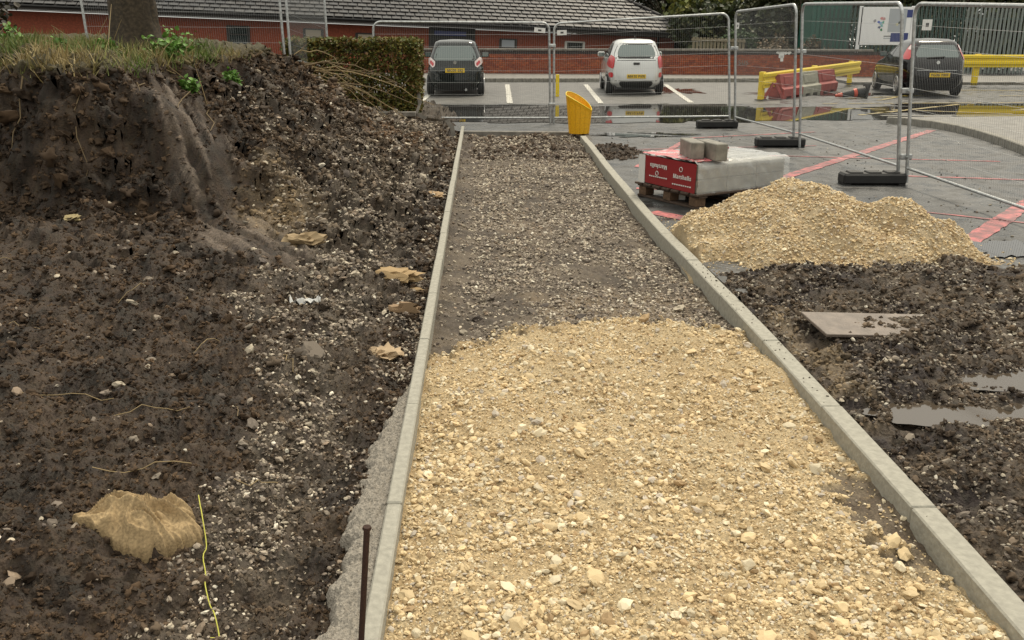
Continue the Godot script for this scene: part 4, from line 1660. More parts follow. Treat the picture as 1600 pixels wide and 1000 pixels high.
# ---------------------------------------------------------------- pallet of kerb stones
func pack_and_pallet() -> void:
	var at := Vector3(1.80, TY, -8.66)
	var u := Vector3(-0.515, 0, -0.857)
	var v := Vector3(0.857, 0, -0.515)
	var turn := Basis(v, Vector3.UP, -u)
	var t := thing("pallet", "dark weathered timber pallet under the wrapped kerb stones", "pallet", at)
	t.basis = turn
	# local: +x along v (right, away), -z along u (left, away)
	for z in [-0.06, -0.45, -0.84]:
		for x in [0.06, 0.6, 1.14]:
			var st := new_st()
			cbox(st, Vector3(x, 0.068, z), Vector3(0.12, 0.085, 0.11), 0.004)
			obj("block", st, M.pallet2, t)
	for x in [0.06, 0.6, 1.14]:
		var st := new_st()
		cbox(st, Vector3(x, 0.0125, -0.45), Vector3(0.11, 0.022, 0.95), 0.003)
		obj("bottom_board", st, M.pallet, t)
		st = new_st()
		cbox(st, Vector3(x, 0.121, -0.45), Vector3(0.11, 0.02, 0.95), 0.003)
		obj("stringer_board", st, M.pallet, t)
	for k in 7:
		var st := new_st()
		cbox(st, Vector3(0.6, 0.143, -0.02 - k * 0.143), Vector3(1.26, 0.02, 0.11), 0.003)
		obj("deck_board", st, M.pallet, t)
	# the pack
	var p := thing("kerb_stone_pack", "pack of grey concrete kerb stones in red printed wrap and clear film", "pack", at + Vector3(0, 0.154, 0))
	p.basis = turn
	for r in 2:
		for i in 3:
			for j in 6:
				var st := new_st()
				cbox(st, Vector3(0.2 + i * 0.40, 0.066 + r * 0.133, -0.085 - j * 0.137), Vector3(0.394, 0.130, 0.133), 0.006)
				obj("kerb_stone", st, M.kerb_old, p)
	# red print sheet over the left end and part of the top, white margins
	var st := new_st()
	quad(st, Vector3(-0.008, 0.292, -0.80), Vector3(-0.008, 0.285, -0.02), Vector3(-0.01, 0.0, -0.03), Vector3(-0.006, 0.01, -0.79))
	var rw := obj("red_wrap", st, M.redwrap, p)
	st = new_st()
	quad(st, Vector3(-0.0085, 0.292, -0.90), Vector3(-0.0085, 0.292, -0.80), Vector3(-0.0085, 0.0, -0.80), Vector3(-0.0085, 0.0, -0.90))
	obj("white_margin", st, M.whitewrap, p)
	for q in [["Marshalls", 0.06, -0.22, 0.135, 0.0], ["Marshalls", 0.06, -0.58, 0.20, PI]]:
		var o := put("lettering", text_mesh(q[0], q[1], 0.002), M.whitewrap, rw)
		o.transform = Transform3D(Basis(Vector3.UP, -PI / 2) * Basis(Vector3.BACK, q[4]), Vector3(-0.0125, q[3], q[2]))
		st = new_st()
		var ring := []
		for k in 15:
			var a: float = TAU * k / 14 + q[4]
			ring.append(Vector3(-0.0125, q[3] + (0.075 if q[4] == 0.0 else -0.075) + sin(a) * 0.022, q[2] - 0.02 + cos(a) * 0.022))
		tube(st, ring, 0.004, 4)
		obj("logo_ring", st, M.whitewrap, rw)
		st = new_st()
		for k in 9:
			box(st, Vector3(-0.0125, 0.055 if q[4] == 0.0 else 0.09, q[2] - 0.13 + k * 0.032), Vector3(0.002, 0.012, 0.022))
		obj("small_print", st, M.whitewrap, rw)
	# crumpled film over the top and the long side
	var top := new_st()
	var N := 34
	var film := func(i: int, j: int) -> Vector3:
		var x := -0.02 + 1.24 * i / N
		var s := 1.15 * j / 24.0
		var w := 0.014 * absf(nz(x * 8 + s * 5, s * 9, 3.0)) + 0.012 * absf(nz(x * 19 - s * 9, s * 15, 3.0))
		if s < 0.85:
			return Vector3(x, 0.290 + absf(w) * (1.6 if x < 0.5 else 0.7), -0.86 + s)
		return Vector3(x, 0.288 - (s - 0.85) * 0.98, -0.002 + absf(w) * 1.7 + 0.005)
	top.set_smooth_group(0)
	for i in N:
		for j in 24:
			for q in [[i, j], [i + 1, j], [i + 1, j + 1], [i, j], [i + 1, j + 1], [i, j + 1]]:
				top.add_vertex(film.call(q[0], q[1]))
	top.generate_normals()
	obj("clear_film", top, M.film, p)
	# torn red sheet lying on the top, left half
	st = new_st()
	for i in 14:
		for j in 12:
			var f := func(a: int, b: int) -> Vector3:
				var x := 0.0 + 0.42 * a / 14.0 + 0.03 * nz(b * 0.5, a * 0.3)
				var z := -0.86 + 0.84 * b / 12.0
				return Vector3(x, 0.306 + 0.012 * absf(nz(x * 14, z * 14, 8.0)), z)
			quad(st, f.call(i, j), f.call(i + 1, j), f.call(i + 1, j + 1), f.call(i, j + 1))
	var tint := mat(lin(0.55, 0.16, 0.17), 0.3)
	obj("torn_wrap", st, tint, p)
	st = new_st()
	for k in 3:
		var pts := []
		for j in 10:
			pts.append(Vector3(0.5 + 0.05 * j + 0.02 * k, 0.325 + 0.03 * sin(j * 1.1 + k) + 0.03 * absf(nz(j * 0.6, k * 3.0)), -0.75 + 0.05 * k + 0.03 * nz(j * 0.5, k * 2.0)))
		tube(st, pts, 0.014, 5)
	obj("wrap_scraps", st, M.redwrap, p)
	# two loose kerb stones on top
	st = new_st()
	cbox(st, Vector3.ZERO, Vector3(0.13, 0.165, 0.42), 0.008)
	var km := st.commit()
	var o := put("loose_kerb_stone", km, M.kerb_old)
	o.transform = Transform3D(Basis(Vector3.UP, 0.10), Vector3(1.80, 0.123 + 0.305 + 0.083, -9.06))
	tag(o, "left of two loose concrete kerb stones standing on the wrapped pack", "kerb stone", "loose kerb stones on the pack")
	o = put("loose_kerb_stone", km, M.kerb_old)
	o.transform = Transform3D(Basis(Vector3.UP, 0.26), Vector3(1.975, 0.123 + 0.305 + 0.083, -8.94))
	tag(o, "right of two loose concrete kerb stones, turned askew on the wrapped pack", "kerb stone", "loose kerb stones on the pack")

# ---------------------------------------------------------------- yellow tub
func yellow_tub() -> void:
	var t := thing("plastic_tub", "yellow ribbed plastic tub with slanting rim at the end of the path", "tub", Vector3(1.13, TY, -15.35))
	var N := 160
	var height := func(a: float) -> float:
		return 0.50 - 0.13 * cos(a) + (0.10 * pow(maxf(0.0, -sin(a)), 0.8))
	var pt := func(k: int, v: float, inset: float) -> Vector3:
		var a := TAU * k / N
		var h: float = height.call(a)
		var y := 0.01 + h * v
		var sc := lerpf(0.83, 1.12, y / 0.6)
		var groove := 0.0
		if sin(a) > 0.25:
			groove = 0.016 * smoothstep(0.86, 1.0, cos(cos(a) * 15.0)) * (1.0 - smoothstep(0.86, 0.9, v))
			if v > 0.93:
				groove -= 0.006
		var r := 1.0 - (inset + groove) / 0.2
		return Vector3(cos(a) * 0.205 * sc * r, y, sin(a) * 0.17 * sc * r)
	var st := new_st()
	st.set_smooth_group(0)
	var rows := [0.0, 0.2, 0.4, 0.6, 0.8, 0.86, 0.9, 0.94, 1.0]
	for k in N:
		for j in rows.size() - 1:
			for q in [[k, j], [k + 1, j], [k + 1, j + 1], [k, j], [k + 1, j + 1], [k, j + 1]]:
				st.add_vertex(pt.call(q[0], rows[q[1]], 0.0))
	st.generate_normals()
	obj("shell", st, M.tub, t)
	st = new_st()
	st.set_smooth_group(0)
	for k in N:
		for j in rows.size() - 1:
			for q in [[k, j], [k + 1, j + 1], [k + 1, j], [k, j], [k, j + 1], [k + 1, j + 1]]:
				st.add_vertex(pt.call(q[0], 0.04 + 0.955 * rows[q[1]], 0.008))
	st.generate_normals()
	obj("inside", st, M.tub, t)
	st = new_st()
	var rim := []
	for k in N + 1:
		rim.append(pt.call(k, 1.0, 0.004))
	tube(st, rim, 0.009, 6, false)
	obj("rim", st, M.yellow, t)
	st = new_st()
	for k in N:
		tri(st, Vector3(0, 0.03, 0), pt.call(k, 0.05, 0.006), pt.call(k + 1, 0.05, 0.006))
	obj("bottom", st, M.tub, t)

# ---------------------------------------------------------------- yellow rails, plastic barriers, fallen cone
func rail_barrier(label: String, a: Vector3, b: Vector3, posts: Array, h: float) -> void:
	var t := thing("rail_barrier", label, "barrier", a, 0.0, "yellow steel rail barriers")
	var d := b - a
	var bs := Basis.looking_at(d, Vector3.UP)
	var len := d.length()
	for q in [h - 0.06, h - 0.24]:
		var st := new_st()
		cbox(st, d / 2 + Vector3(0, q, 0), Vector3(0.10, 0.125, len), 0.03, bs)
		cbox(st, d / 2 + Vector3(0, q - 0.085, 0) , Vector3(0.03, 0.08, len - 0.02), 0.004, bs)
		obj("rail", st, M.yellow, t)
	for s in posts:
		var st := new_st()
		cbox(st, d * s + Vector3(0, h / 2 - 0.01, 0) - bs.x * 0.11, Vector3(0.12, h + 0.06, 0.16), 0.008, bs)
		var o := obj("post", st, M.yellow, t)
		st = new_st()
		cbox(st, d * s + Vector3(0, 0.012, 0) - bs.x * 0.11, Vector3(0.22, 0.022, 0.26), 0.004, bs)
		obj("base_plate", st, M.dark, o)

func plastic_barrier(label: String, at: Vector3, turn: Basis, len: float, m: Material) -> void:
	var t := thing("plastic_barrier", label, "barrier", at, 0.0, "water filled barriers by the yellow rail")
	t.basis = turn
	var prof := [Vector2(0.2, 0.06), Vector2(0.205, 0.24), Vector2(0.175, 0.26), Vector2(0.12, 0.29), Vector2(0.055, 0.60), Vector2(-0.055, 0.60), Vector2(-0.12, 0.29), Vector2(-0.175, 0.26), Vector2(-0.205, 0.24), Vector2(-0.2, 0.06)]
	var st := new_st()
	var L := len / 2 - 0.01
	for k in prof.size():
		var a: Vector2 = prof[k]
		var b: Vector2 = prof[(k + 1) % prof.size()]
		quad(st, Vector3(a.x, a.y, -L), Vector3(a.x, a.y, L), Vector3(b.x, b.y, L), Vector3(b.x, b.y, -L))
	for s in [-1.0, 1.0]:
		for k in range(1, prof.size() - 1):
			var a := Vector3(prof[0].x, prof[0].y, s * L)
			var b := Vector3(prof[k].x, prof[k].y, s * L)
			var c := Vector3(prof[k + 1].x, prof[k + 1].y, s * L)
			if s > 0:
				tri(st, a, c, b)
			else:
				tri(st, a, b, c)
	obj("body", st, m, t)
	for z in [-0.40, 0.0, 0.40]:
		st = new_st()
		cbox(st, Vector3(0, 0.031, z * len), Vector3(0.39, 0.062, 0.2), 0.006)
		obj("foot", st, m, t)
	for x in [-1.0, 1.0]:
		st = new_st()
		cbox(st, Vector3(x * 0.098, 0.43, 0), Vector3(0.03, 0.22, len * 0.62), 0.01, Basis(Vector3.BACK, x * 0.2))
		obj("side_panel", st, m, t)

func barriers() -> void:
	rail_barrier("yellow steel rail barrier behind the red and white plastic barriers", Vector3(6.15, TY, -22.6), Vector3(10.95, TY + 0.06, -29.3), [0.02, 0.5, 0.93], 0.66)
	rail_barrier("yellow steel rail barrier right of the black car at the edge", Vector3(13.0, TY + 0.08, -28.2), Vector3(17.4, TY + 0.08, -28.0), [0.25, 0.75], 0.86)
	var a := Vector3(6.62, TY, -23.15)
	var b := Vector3(9.1, TY, -26.4)
	var bs := Basis.looking_at(b - a, Vector3.UP)
	var L := a.distance_to(b) / 3.0
	plastic_barrier("nearest faded red plastic barrier, beside the yellow rail's post", a.lerp(b, 1.0 / 6), bs, L, M.redplastic)
	plastic_barrier("dirty white plastic barrier between the two red ones", a.lerp(b, 0.5), bs, L, M.whiteplastic)
	plastic_barrier("far faded red plastic barrier, nearest to the black car", a.lerp(b, 5.0 / 6), bs, L, M.redplastic)
	# red leg frame leaning at the near end
	var t := thing("barrier_leg", "dark red splayed leg at the near end of the plastic barriers", "barrier leg", Vector3(6.5, TY, -22.92))
	for s in [-1.0, 1.0]:
		var st := new_st()
		cbox(st, Vector3(s * 0.13, 0.21, 0.0), Vector3(0.07, 0.46, 0.06), 0.01, Basis(Vector3.BACK, s * 0.5))
		obj("leg", st, M.redplastic, t)
	# fallen traffic cone
	t = thing("traffic_cone", "toppled black and orange traffic cone on the wet tarmac", "cone", Vector3(9.0, TY, -23.55))
	var prof := [[0.0, 0.135], [0.2, 0.12], [0.21, 0.118], [0.29, 0.106], [0.30, 0.104], [0.56, 0.062], [0.57, 0.06], [0.74, 0.033]]
	var names := ["dark_band", "orange_band", "dark_band", "orange_band"]
	for k in 4:
		var st := new_st()
		var p0: Array = prof[k * 2]
		var p1: Array = prof[k * 2 + 1]
		tube(st, [Vector3(-p0[0], 0.16 - p0[0] * 0.14, 0), Vector3(-p1[0], 0.16 - p1[0] * 0.14, 0)], [p0[1], p1[1]], 16)
		obj(names[k], st, M.orange if k % 2 else M.rubber, t)
	var st := new_st()
	cbox(st, Vector3(0.02, 0.17, 0), Vector3(0.05, 0.38, 0.38), 0.01, Basis(Vector3.BACK, -0.14))
	obj("base", st, M.rubber, t)

# ---------------------------------------------------------------- cars
class Hull:
	var rear: Array
	var front: Array
	var half: Array
	var top: float
	var n := 5.0

func tabs(keys: Array, x: float) -> float:
	# smoother than tab: Catmull-Rom through the keys
	var k := 1
	while k < keys.size() - 1 and x > keys[k][0]:
		k += 1
	var t := clampf((x - keys[k - 1][0]) / (keys[k][0] - keys[k - 1][0]), 0, 1)
	return cubic_interpolate(keys[k - 1][1], keys[k][1], keys[maxi(k - 2, 0)][1], keys[mini(k + 1, keys.size() - 1)][1], t)

func rear_pt(h: Hull, t: float, y: float, off: float) -> Vector3:
	var r := tabs(h.rear, y)
	var f := tabs(h.front, y)
	var w := tabs(h.half, y)
	var z := (r + f) / 2 + (r - f) / 2 * pow(maxf(0.0, 1.0 - pow(absf(t), h.n)), 1.0 / h.n)
	return Vector3(t * w + signf(t) * off * pow(absf(t), 4.0), y, z + off)

func side_pt(h: Hull, s: float, z: float, y: float, off: float) -> Vector3:
	var r := tabs(h.rear, y)
	var f := tabs(h.front, y)
	var w := tabs(h.half, y)
	var q := clampf(absf((z - (r + f) / 2) / ((r - f) / 2)), 0, 1)
	return Vector3(s * (w * pow(1.0 - pow(q, h.n), 1.0 / h.n) + off), y, z)

func patch(st: SurfaceTool, f: Callable, nu: int, nv: int) -> void:
	st.set_smooth_group(0)
	for i in nu:
		for j in nv:
			for q in [[i, j], [i, j + 1], [i + 1, j + 1], [i, j], [i + 1, j + 1], [i + 1, j]]:
				st.add_vertex(f.call(float(q[0]) / nu, float(q[1]) / nv))
	st.generate_normals()

func rear_patch(h: Hull, t0: float, t1: float, y0: float, y1: float, off: float, round_ := 0.0, slant := 0.0, nu := 10, nv := 6) -> SurfaceTool:
	var st := new_st()
	patch(st, func(u: float, v: float) -> Vector3:
		var c := (t0 + t1) / 2
		var hw := (t1 - t0) / 2
		var e := absf(v * 2 - 1)
		var q := hw * (1.0 - round_ * pow(e, 4.0))
		var t := c + q * (u * 2 - 1)
		return rear_pt(h, t, lerpf(y0, y1, v) + slant * (u - 0.5), off), nu, nv)
	return st

func side_patch(h: Hull, s: float, z0: Callable, z1: Callable, y0: float, y1: float, off: float) -> SurfaceTool:
	var st := new_st()
	patch(st, func(u: float, v: float) -> Vector3:
		var w := u if s < 0 else 1.0 - u
		return side_pt(h, s, lerpf(z0.call(v), z1.call(v), w), lerpf(y0, y1, v), off), 10, 6)
	return st

func hull_mesh(h: Hull) -> SurfaceTool:
	var st := new_st()
	st.set_smooth_group(0)
	var ys := []
	var y: float = h.rear[0][0]
	while y < h.top - 0.001:
		ys.append(y)
		y += 0.035
	ys.append(h.top)
	var N := 56
	var pt := func(k: int, j: int) -> Vector3:
		var yy: float = ys[j]
		var a := TAU * (k % N) / N
		var r := tabs(h.rear, yy)
		var f := tabs(h.front, yy)
		var w := tabs(h.half, yy)
		var cx := signf(cos(a)) * pow(absf(cos(a)), 2.0 / h.n)
		var cz := signf(sin(a)) * pow(absf(sin(a)), 2.0 / h.n)
		return Vector3(cx * w, yy, (r + f) / 2 + cz * (r - f) / 2)
	for j in ys.size() - 1:
		for k in N:
			for q in [[k, j], [k + 1, j], [k + 1, j + 1], [k, j], [k + 1, j + 1], [k, j + 1]]:
				st.add_vertex(pt.call(q[0], q[1]))
	var J := ys.size() - 1
	var c := Vector3(0, h.top + 0.025, (tabs(h.rear, h.top) + tabs(h.front, h.top)) / 2)
	for k in N:
		st.add_vertex(pt.call(k, J)); st.add_vertex(pt.call(k + 1, J)); st.add_vertex(c)
	st.generate_normals()
	return st

func wheel(t: Node3D, at: Vector3, r: float, s: float) -> void:
	var w := Node3D.new()
	var st := new_st()
	tube(st, [at + Vector3(-0.085, 0, 0), at + Vector3(-0.07, 0, 0), at + Vector3(0.07, 0, 0), at + Vector3(0.085, 0, 0)], [r * 0.9, r, r, r * 0.9], 24)
	w.free()
	var o := obj("wheel", st, M.tyre, t)
	st = new_st()
	tube(st, [at + Vector3(s * 0.086, 0, 0), at + Vector3(s * 0.09, 0, 0)], r * 0.2, 12)
	for k in 7:
		var a := TAU * k / 7
		box(st, at + Vector3(s * 0.088, cos(a) * r * 0.36, sin(a) * r * 0.36), Vector3(0.012, r * 0.6, r * 0.17), Basis(Vector3.RIGHT, a))
	tube(st, [at + Vector3(s * 0.086, 0, 0), at + Vector3(s * 0.0868, 0, 0)], r * 0.1, 10)
	var ring := []
	for k in 25:
		var a := TAU * k / 24
		ring.append(at + Vector3(s * 0.086, cos(a) * r * 0.66, sin(a) * r * 0.66))
	tube(st, ring, 0.018, 5, false)
	obj("rim", st, M.alloy, o)

func plate(t: Node3D, h: Hull, y: float, z: float, text: String, x := 0.0) -> void:
	var st := new_st()
	cbox(st, Vector3(x, y, z), Vector3(0.50, 0.108, 0.012), 0.003)
	var o := obj("number_plate", st, M.plate, t)
	var l := put("lettering", text_mesh(text, 0.098, 0.002), M.print, o)
	l.position = Vector3(x, y, z + 0.008)

func base_car(called: String, label: String, h: Hull, paint: Material, glass: Material, wheel_r: float, wb0: float, wb1: float, belt: float, win_top: float) -> Node3D:
	var t := thing(called, label, "car", Vector3.ZERO, 0.0, "parked cars")
	obj("body", hull_mesh(h), paint, t)
	var w0 := tabs(h.half, 0.4)
	for s in [-1.0, 1.0]:
		for z in [wb0, wb1]:
			wheel(t, Vector3(s * (w0 - 0.085), wheel_r, z), wheel_r, s)
			# dark wheel arch
			var st := new_st()
			var pts := []
			for k in 13:
				var a := PI * k / 12
				var q := side_pt(h, s, z + cos(a) * (wheel_r + 0.05), maxf(h.rear[0][0], wheel_r + sin(a) * (wheel_r + 0.05)), 0.004)
				pts.append(q)
			var c := side_pt(h, s, z, maxf(h.rear[0][0], wheel_r), 0.004)
			for k in 12:
				if s < 0:
					tri(st, c, pts[k], pts[k + 1])
				else:
					tri(st, c, pts[k + 1], pts[k])
			obj("wheel_arch", st, M.trim, t)
		# side windows
		var r0 := func(v: float) -> float: return tabs(h.rear, lerpf(belt, win_top, v)) - 0.34
		var mid := func(v: float) -> float: return lerpf(-1.55, -1.5, v)
		var mid2 := func(v: float) -> float: return lerpf(-1.63, -1.58, v)
		var f1 := func(v: float) -> float: return tabs(h.front, lerpf(belt, win_top, v)) + 0.30
		var w := obj("side_window", side_patch(h, s, r0, mid, belt, win_top, 0.005), M.darkglass, t)
		w = obj("side_window", side_patch(h, s, mid2, f1, belt, win_top, 0.005), M.darkglass, t)
		# mirrors
		var st := new_st()
		var mz := tabs(h.front, belt + 0.06) + 0.38
		var mx := tabs(h.half, belt + 0.03) + 0.10
		cbox(st, Vector3(s * mx, belt + 0.05, mz), Vector3(0.20, 0.14, 0.09), 0.03)
		box(st, Vector3(s * (mx - 0.10), belt + 0.0, mz), Vector3(0.1, 0.04, 0.05))
		var m := obj("mirror", st, paint if called == "silver_car" else M.trim, t)
		st = new_st()
		box(st, Vector3(s * mx, belt + 0.05, mz + 0.047), Vector3(0.16, 0.10, 0.004))
		obj("mirror_glass", st, M.carglass, m)
	var st := new_st()
	box(st, Vector3(0, 0.21, (wb0 + wb1) / 2), Vector3(w0 * 1.5, 0.14, absf(wb1 - wb0) + 0.7))
	obj("underbody", st, M.trim, t)
	return t

func cars() -> void:
	# silver hatchback
	var h := Hull.new()
	h.rear = [[0.20, -0.10], [0.30, -0.01], [0.45, 0.0], [0.60, -0.015], [0.78, -0.04], [0.90, -0.07], [1.0, -0.13], [1.15, -0.235], [1.30, -0.35], [1.37, -0.44], [1.41, -0.62]]
	h.front = [[0.20, -3.35], [0.45, -3.45], [0.65, -3.36], [0.78, -3.15], [0.88, -2.72], [0.96, -2.50], [1.15, -2.15], [1.30, -1.85], [1.37, -1.65], [1.41, -1.4]]
	h.half = [[0.20, 0.66], [0.30, 0.74], [0.45, 0.765], [0.60, 0.772], [0.78, 0.76], [0.90, 0.735], [1.0, 0.70], [1.15, 0.635], [1.30, 0.57], [1.37, 0.52], [1.41, 0.42]]
	h.top = 1.41
	var t := base_car("silver_car", "silver hatchback parked facing the brick wall", h, M.silver, M.carglass, 0.27, -0.52, -2.80, 0.95, 1.31)
	t.position = Vector3(3.29, TY, -24.55)
	t.rotation.y = -0.03
	obj("window_surround", rear_patch(h, -0.86, 0.86, 0.935, 1.315, 0.004, 0.12), M.trim, t)
	obj("rear_window", rear_patch(h, -0.74, 0.74, 0.985, 1.28, 0.008, 0.14), M.carglass, t)
	for s in [-1.0, 1.0]:
		obj("tail_light", rear_patch(h, s * 0.87 - 0.105, s * 0.87 + 0.105, 0.70, 1.0, 0.010, 0.35, s * 0.05), M.redlens, t)
		obj("bumper_reflector", rear_patch(h, s * 0.85 - 0.07, s * 0.85 + 0.07, 0.45, 0.58, 0.007, 0.5), M.redlens, t)
	var st := rear_patch(h, -0.6, 0.6, 0.20, 0.355, 0.006, 0.1)
	obj("lower_bumper", st, M.trim, t)
	obj("bumper_seam", rear_patch(h, -0.9, 0.9, 0.362, 0.375, 0.006), M.trim, t)
	obj("hatch_seam", rear_patch(h, -0.84, 0.84, 0.885, 0.90, 0.003), M.trim, t)
	plate(t, h, 0.485, 0.012, "MA10 PVN")
	obj("plate_recess", rear_patch(h, -0.42, 0.42, 0.40, 0.57, 0.003, 0.0), M.silver, t)
	st = new_st()
	tube(st, [Vector3(-0.08, 0.81, -0.032), Vector3(0.08, 0.81, -0.032)], 0.03, 8)
	obj("badge", st, M.trim, t)
	st = new_st()
	tube(st, [Vector3(0, 1.425, -0.75), Vector3(0, 1.52, -0.60)], [0.012, 0.005], 5)
	obj("aerial", st, M.trim, t)
	# dark green hatchback
	h = Hull.new()
	h.rear = [[0.20, -0.06], [0.32, 0.0], [0.5, 0.0], [0.66, -0.01], [0.74, -0.05], [0.86, -0.09], [0.95, -0.13], [1.15, -0.22], [1.28, -0.28], [1.36, -0.36], [1.40, -0.6]]
	h.front = [[0.20, -3.25], [0.45, -3.33], [0.65, -3.25], [0.78, -3.0], [0.88, -2.6], [0.96, -2.42], [1.15, -2.1], [1.30, -1.8], [1.36, -1.62], [1.40, -1.35]]
	h.half = [[0.20, 0.66], [0.32, 0.735], [0.5, 0.755], [0.66, 0.76], [0.74, 0.735], [0.86, 0.715], [0.95, 0.70], [1.15, 0.62], [1.28, 0.565], [1.36, 0.52], [1.40, 0.42]]
	h.top = 1.40
	t = base_car("dark_green_car", "dark green hatchback parked beside the hedge", h, M.darkgreen, M.carglass, 0.27, -0.50, -2.75, 0.95, 1.29)
	t.position = Vector3(-1.48, TY, -24.1)
	t.rotation.y = 0.03
	obj("rear_window", rear_patch(h, -0.80, 0.80, 0.90, 1.265, 0.006, 0.10), M.carglass, t)
	for s in [-1.0, 1.0]:
		obj("tail_light", rear_patch(h, s * 0.85 - 0.14, s * 0.85 + 0.14, 0.76, 0.95, 0.012, 0.5, s * 0.07), M.clearlens, t)
		obj("tail_light_core", rear_patch(h, s * 0.83 - 0.07, s * 0.83 + 0.07, 0.79, 0.88, 0.018, 0.5, s * 0.05), M.redlens, t)
	plate(t, h, 0.655, 0.012, "MC09 EKJ")
	obj("bumper_seam", rear_patch(h, -0.93, 0.93, 0.575, 0.585, 0.004), M.trim, t)
	obj("lower_bumper", rear_patch(h, -0.7, 0.7, 0.20, 0.33, 0.006, 0.1), M.trim, t)
	st = new_st()
	tube(st, [Vector3(0, 0.85, -0.085), Vector3(0, 0.85, -0.06)], 0.045, 14)
	obj("badge", st, M.chrome, t)
	st = new_st()
	tube(st, [Vector3(0.28, 0.17, -0.1), Vector3(0.28, 0.17, 0.03)], 0.035, 10)
	obj("exhaust", st, M.chrome, t)
	# black hatchback on the right
	h = Hull.new()
	h.rear = [[0.20, -0.10], [0.32, -0.02], [0.5, 0.0], [0.68, -0.02], [0.85, -0.06], [0.98, -0.13], [1.15, -0.24], [1.30, -0.33], [1.38, -0.43], [1.43, -0.68]]
	h.front = [[0.20, -3.75], [0.45, -3.85], [0.65, -3.75], [0.80, -3.45], [0.90, -2.9], [0.98, -2.68], [1.15, -2.35], [1.30, -2.0], [1.38, -1.8], [1.43, -1.5]]
	h.half = [[0.20, 0.70], [0.32, 0.78], [0.5, 0.81], [0.68, 0.815], [0.85, 0.795], [0.98, 0.76], [1.15, 0.68], [1.30, 0.60], [1.38, 0.54], [1.43, 0.42]]
	h.top = 1.43
	t = base_car("black_car", "black hatchback parked askew near the noticeboard", h, M.black, M.carglass, 0.29, -0.72, -3.1, 0.97, 1.32)
	t.position = Vector3(10.95, TY, -23.9)
	t.rotation.y = -0.14
	obj("rear_window", rear_patch(h, -0.72, 0.72, 0.985, 1.29, 0.006, 0.08), M.carglass, t)
	for s in [-1.0, 1.0]:
		obj("tail_light", rear_patch(h, s * 0.905 - 0.075, s * 0.905 + 0.075, 0.93, 1.30, 0.012, 0.3), M.redlens, t)
		obj("tail_light_top", rear_patch(h, s * 0.905 - 0.06, s * 0.905 + 0.06, 1.17, 1.29, 0.018, 0.3), M.clearlens, t)
	plate(t, h, 0.55, 0.012, "YG06 YMF", 0.06)
	obj("bumper_strip", rear_patch(h, -0.93, 0.93, 0.66, 0.672, 0.006), M.galv, t)
	obj("lower_bumper", rear_patch(h, -0.75, 0.75, 0.20, 0.36, 0.006, 0.1), M.trim, t)
	st = new_st()
	tube(st, [Vector3(0, 0.86, -0.065), Vector3(0, 0.86, -0.04)], 0.045, 14)
	obj("badge", st, M.chrome, t)
	st = new_st()
	cbox(st, Vector3(-0.05, 0.985, -0.10), Vector3(0.42, 0.03, 0.03), 0.008, Basis(Vector3.BACK, 0.05))
	obj("wiper", st, M.trim, t)

# ---------------------------------------------------------------- things lying about
func lump(called: String, label: String, cat: String, x: float, z: float, s: Vector3, c: Color, sd: int, lift := 0.3, n := 5) -> void:
	rng.seed = sd
	var t := thing(called, label, cat, Vector3(x, bank_h(x, z), z))
	for k in n:
		var q := put("fragment", rock(2, 0.38, true, 0.8), mat((c * rng.randf_range(0.8, 1.15)).linear_to_srgb(), 0.85), t)
		var f := 1.0 if k == 0 else rng.randf_range(0.25, 0.5)
		var off := Vector3.ZERO if k == 0 else Vector3(rng.randf_range(-1, 1) * s.x, 0, rng.randf_range(-1, 1) * s.z)
		var y := bank_h(x + off.x, z + off.z) - t.position.y
		q.transform = Transform3D(Basis(Vector3.UP, rng.randf() * 0.8) * Basis.from_scale(s * f), Vector3(off.x, y + s.y * f * lift, off.z))

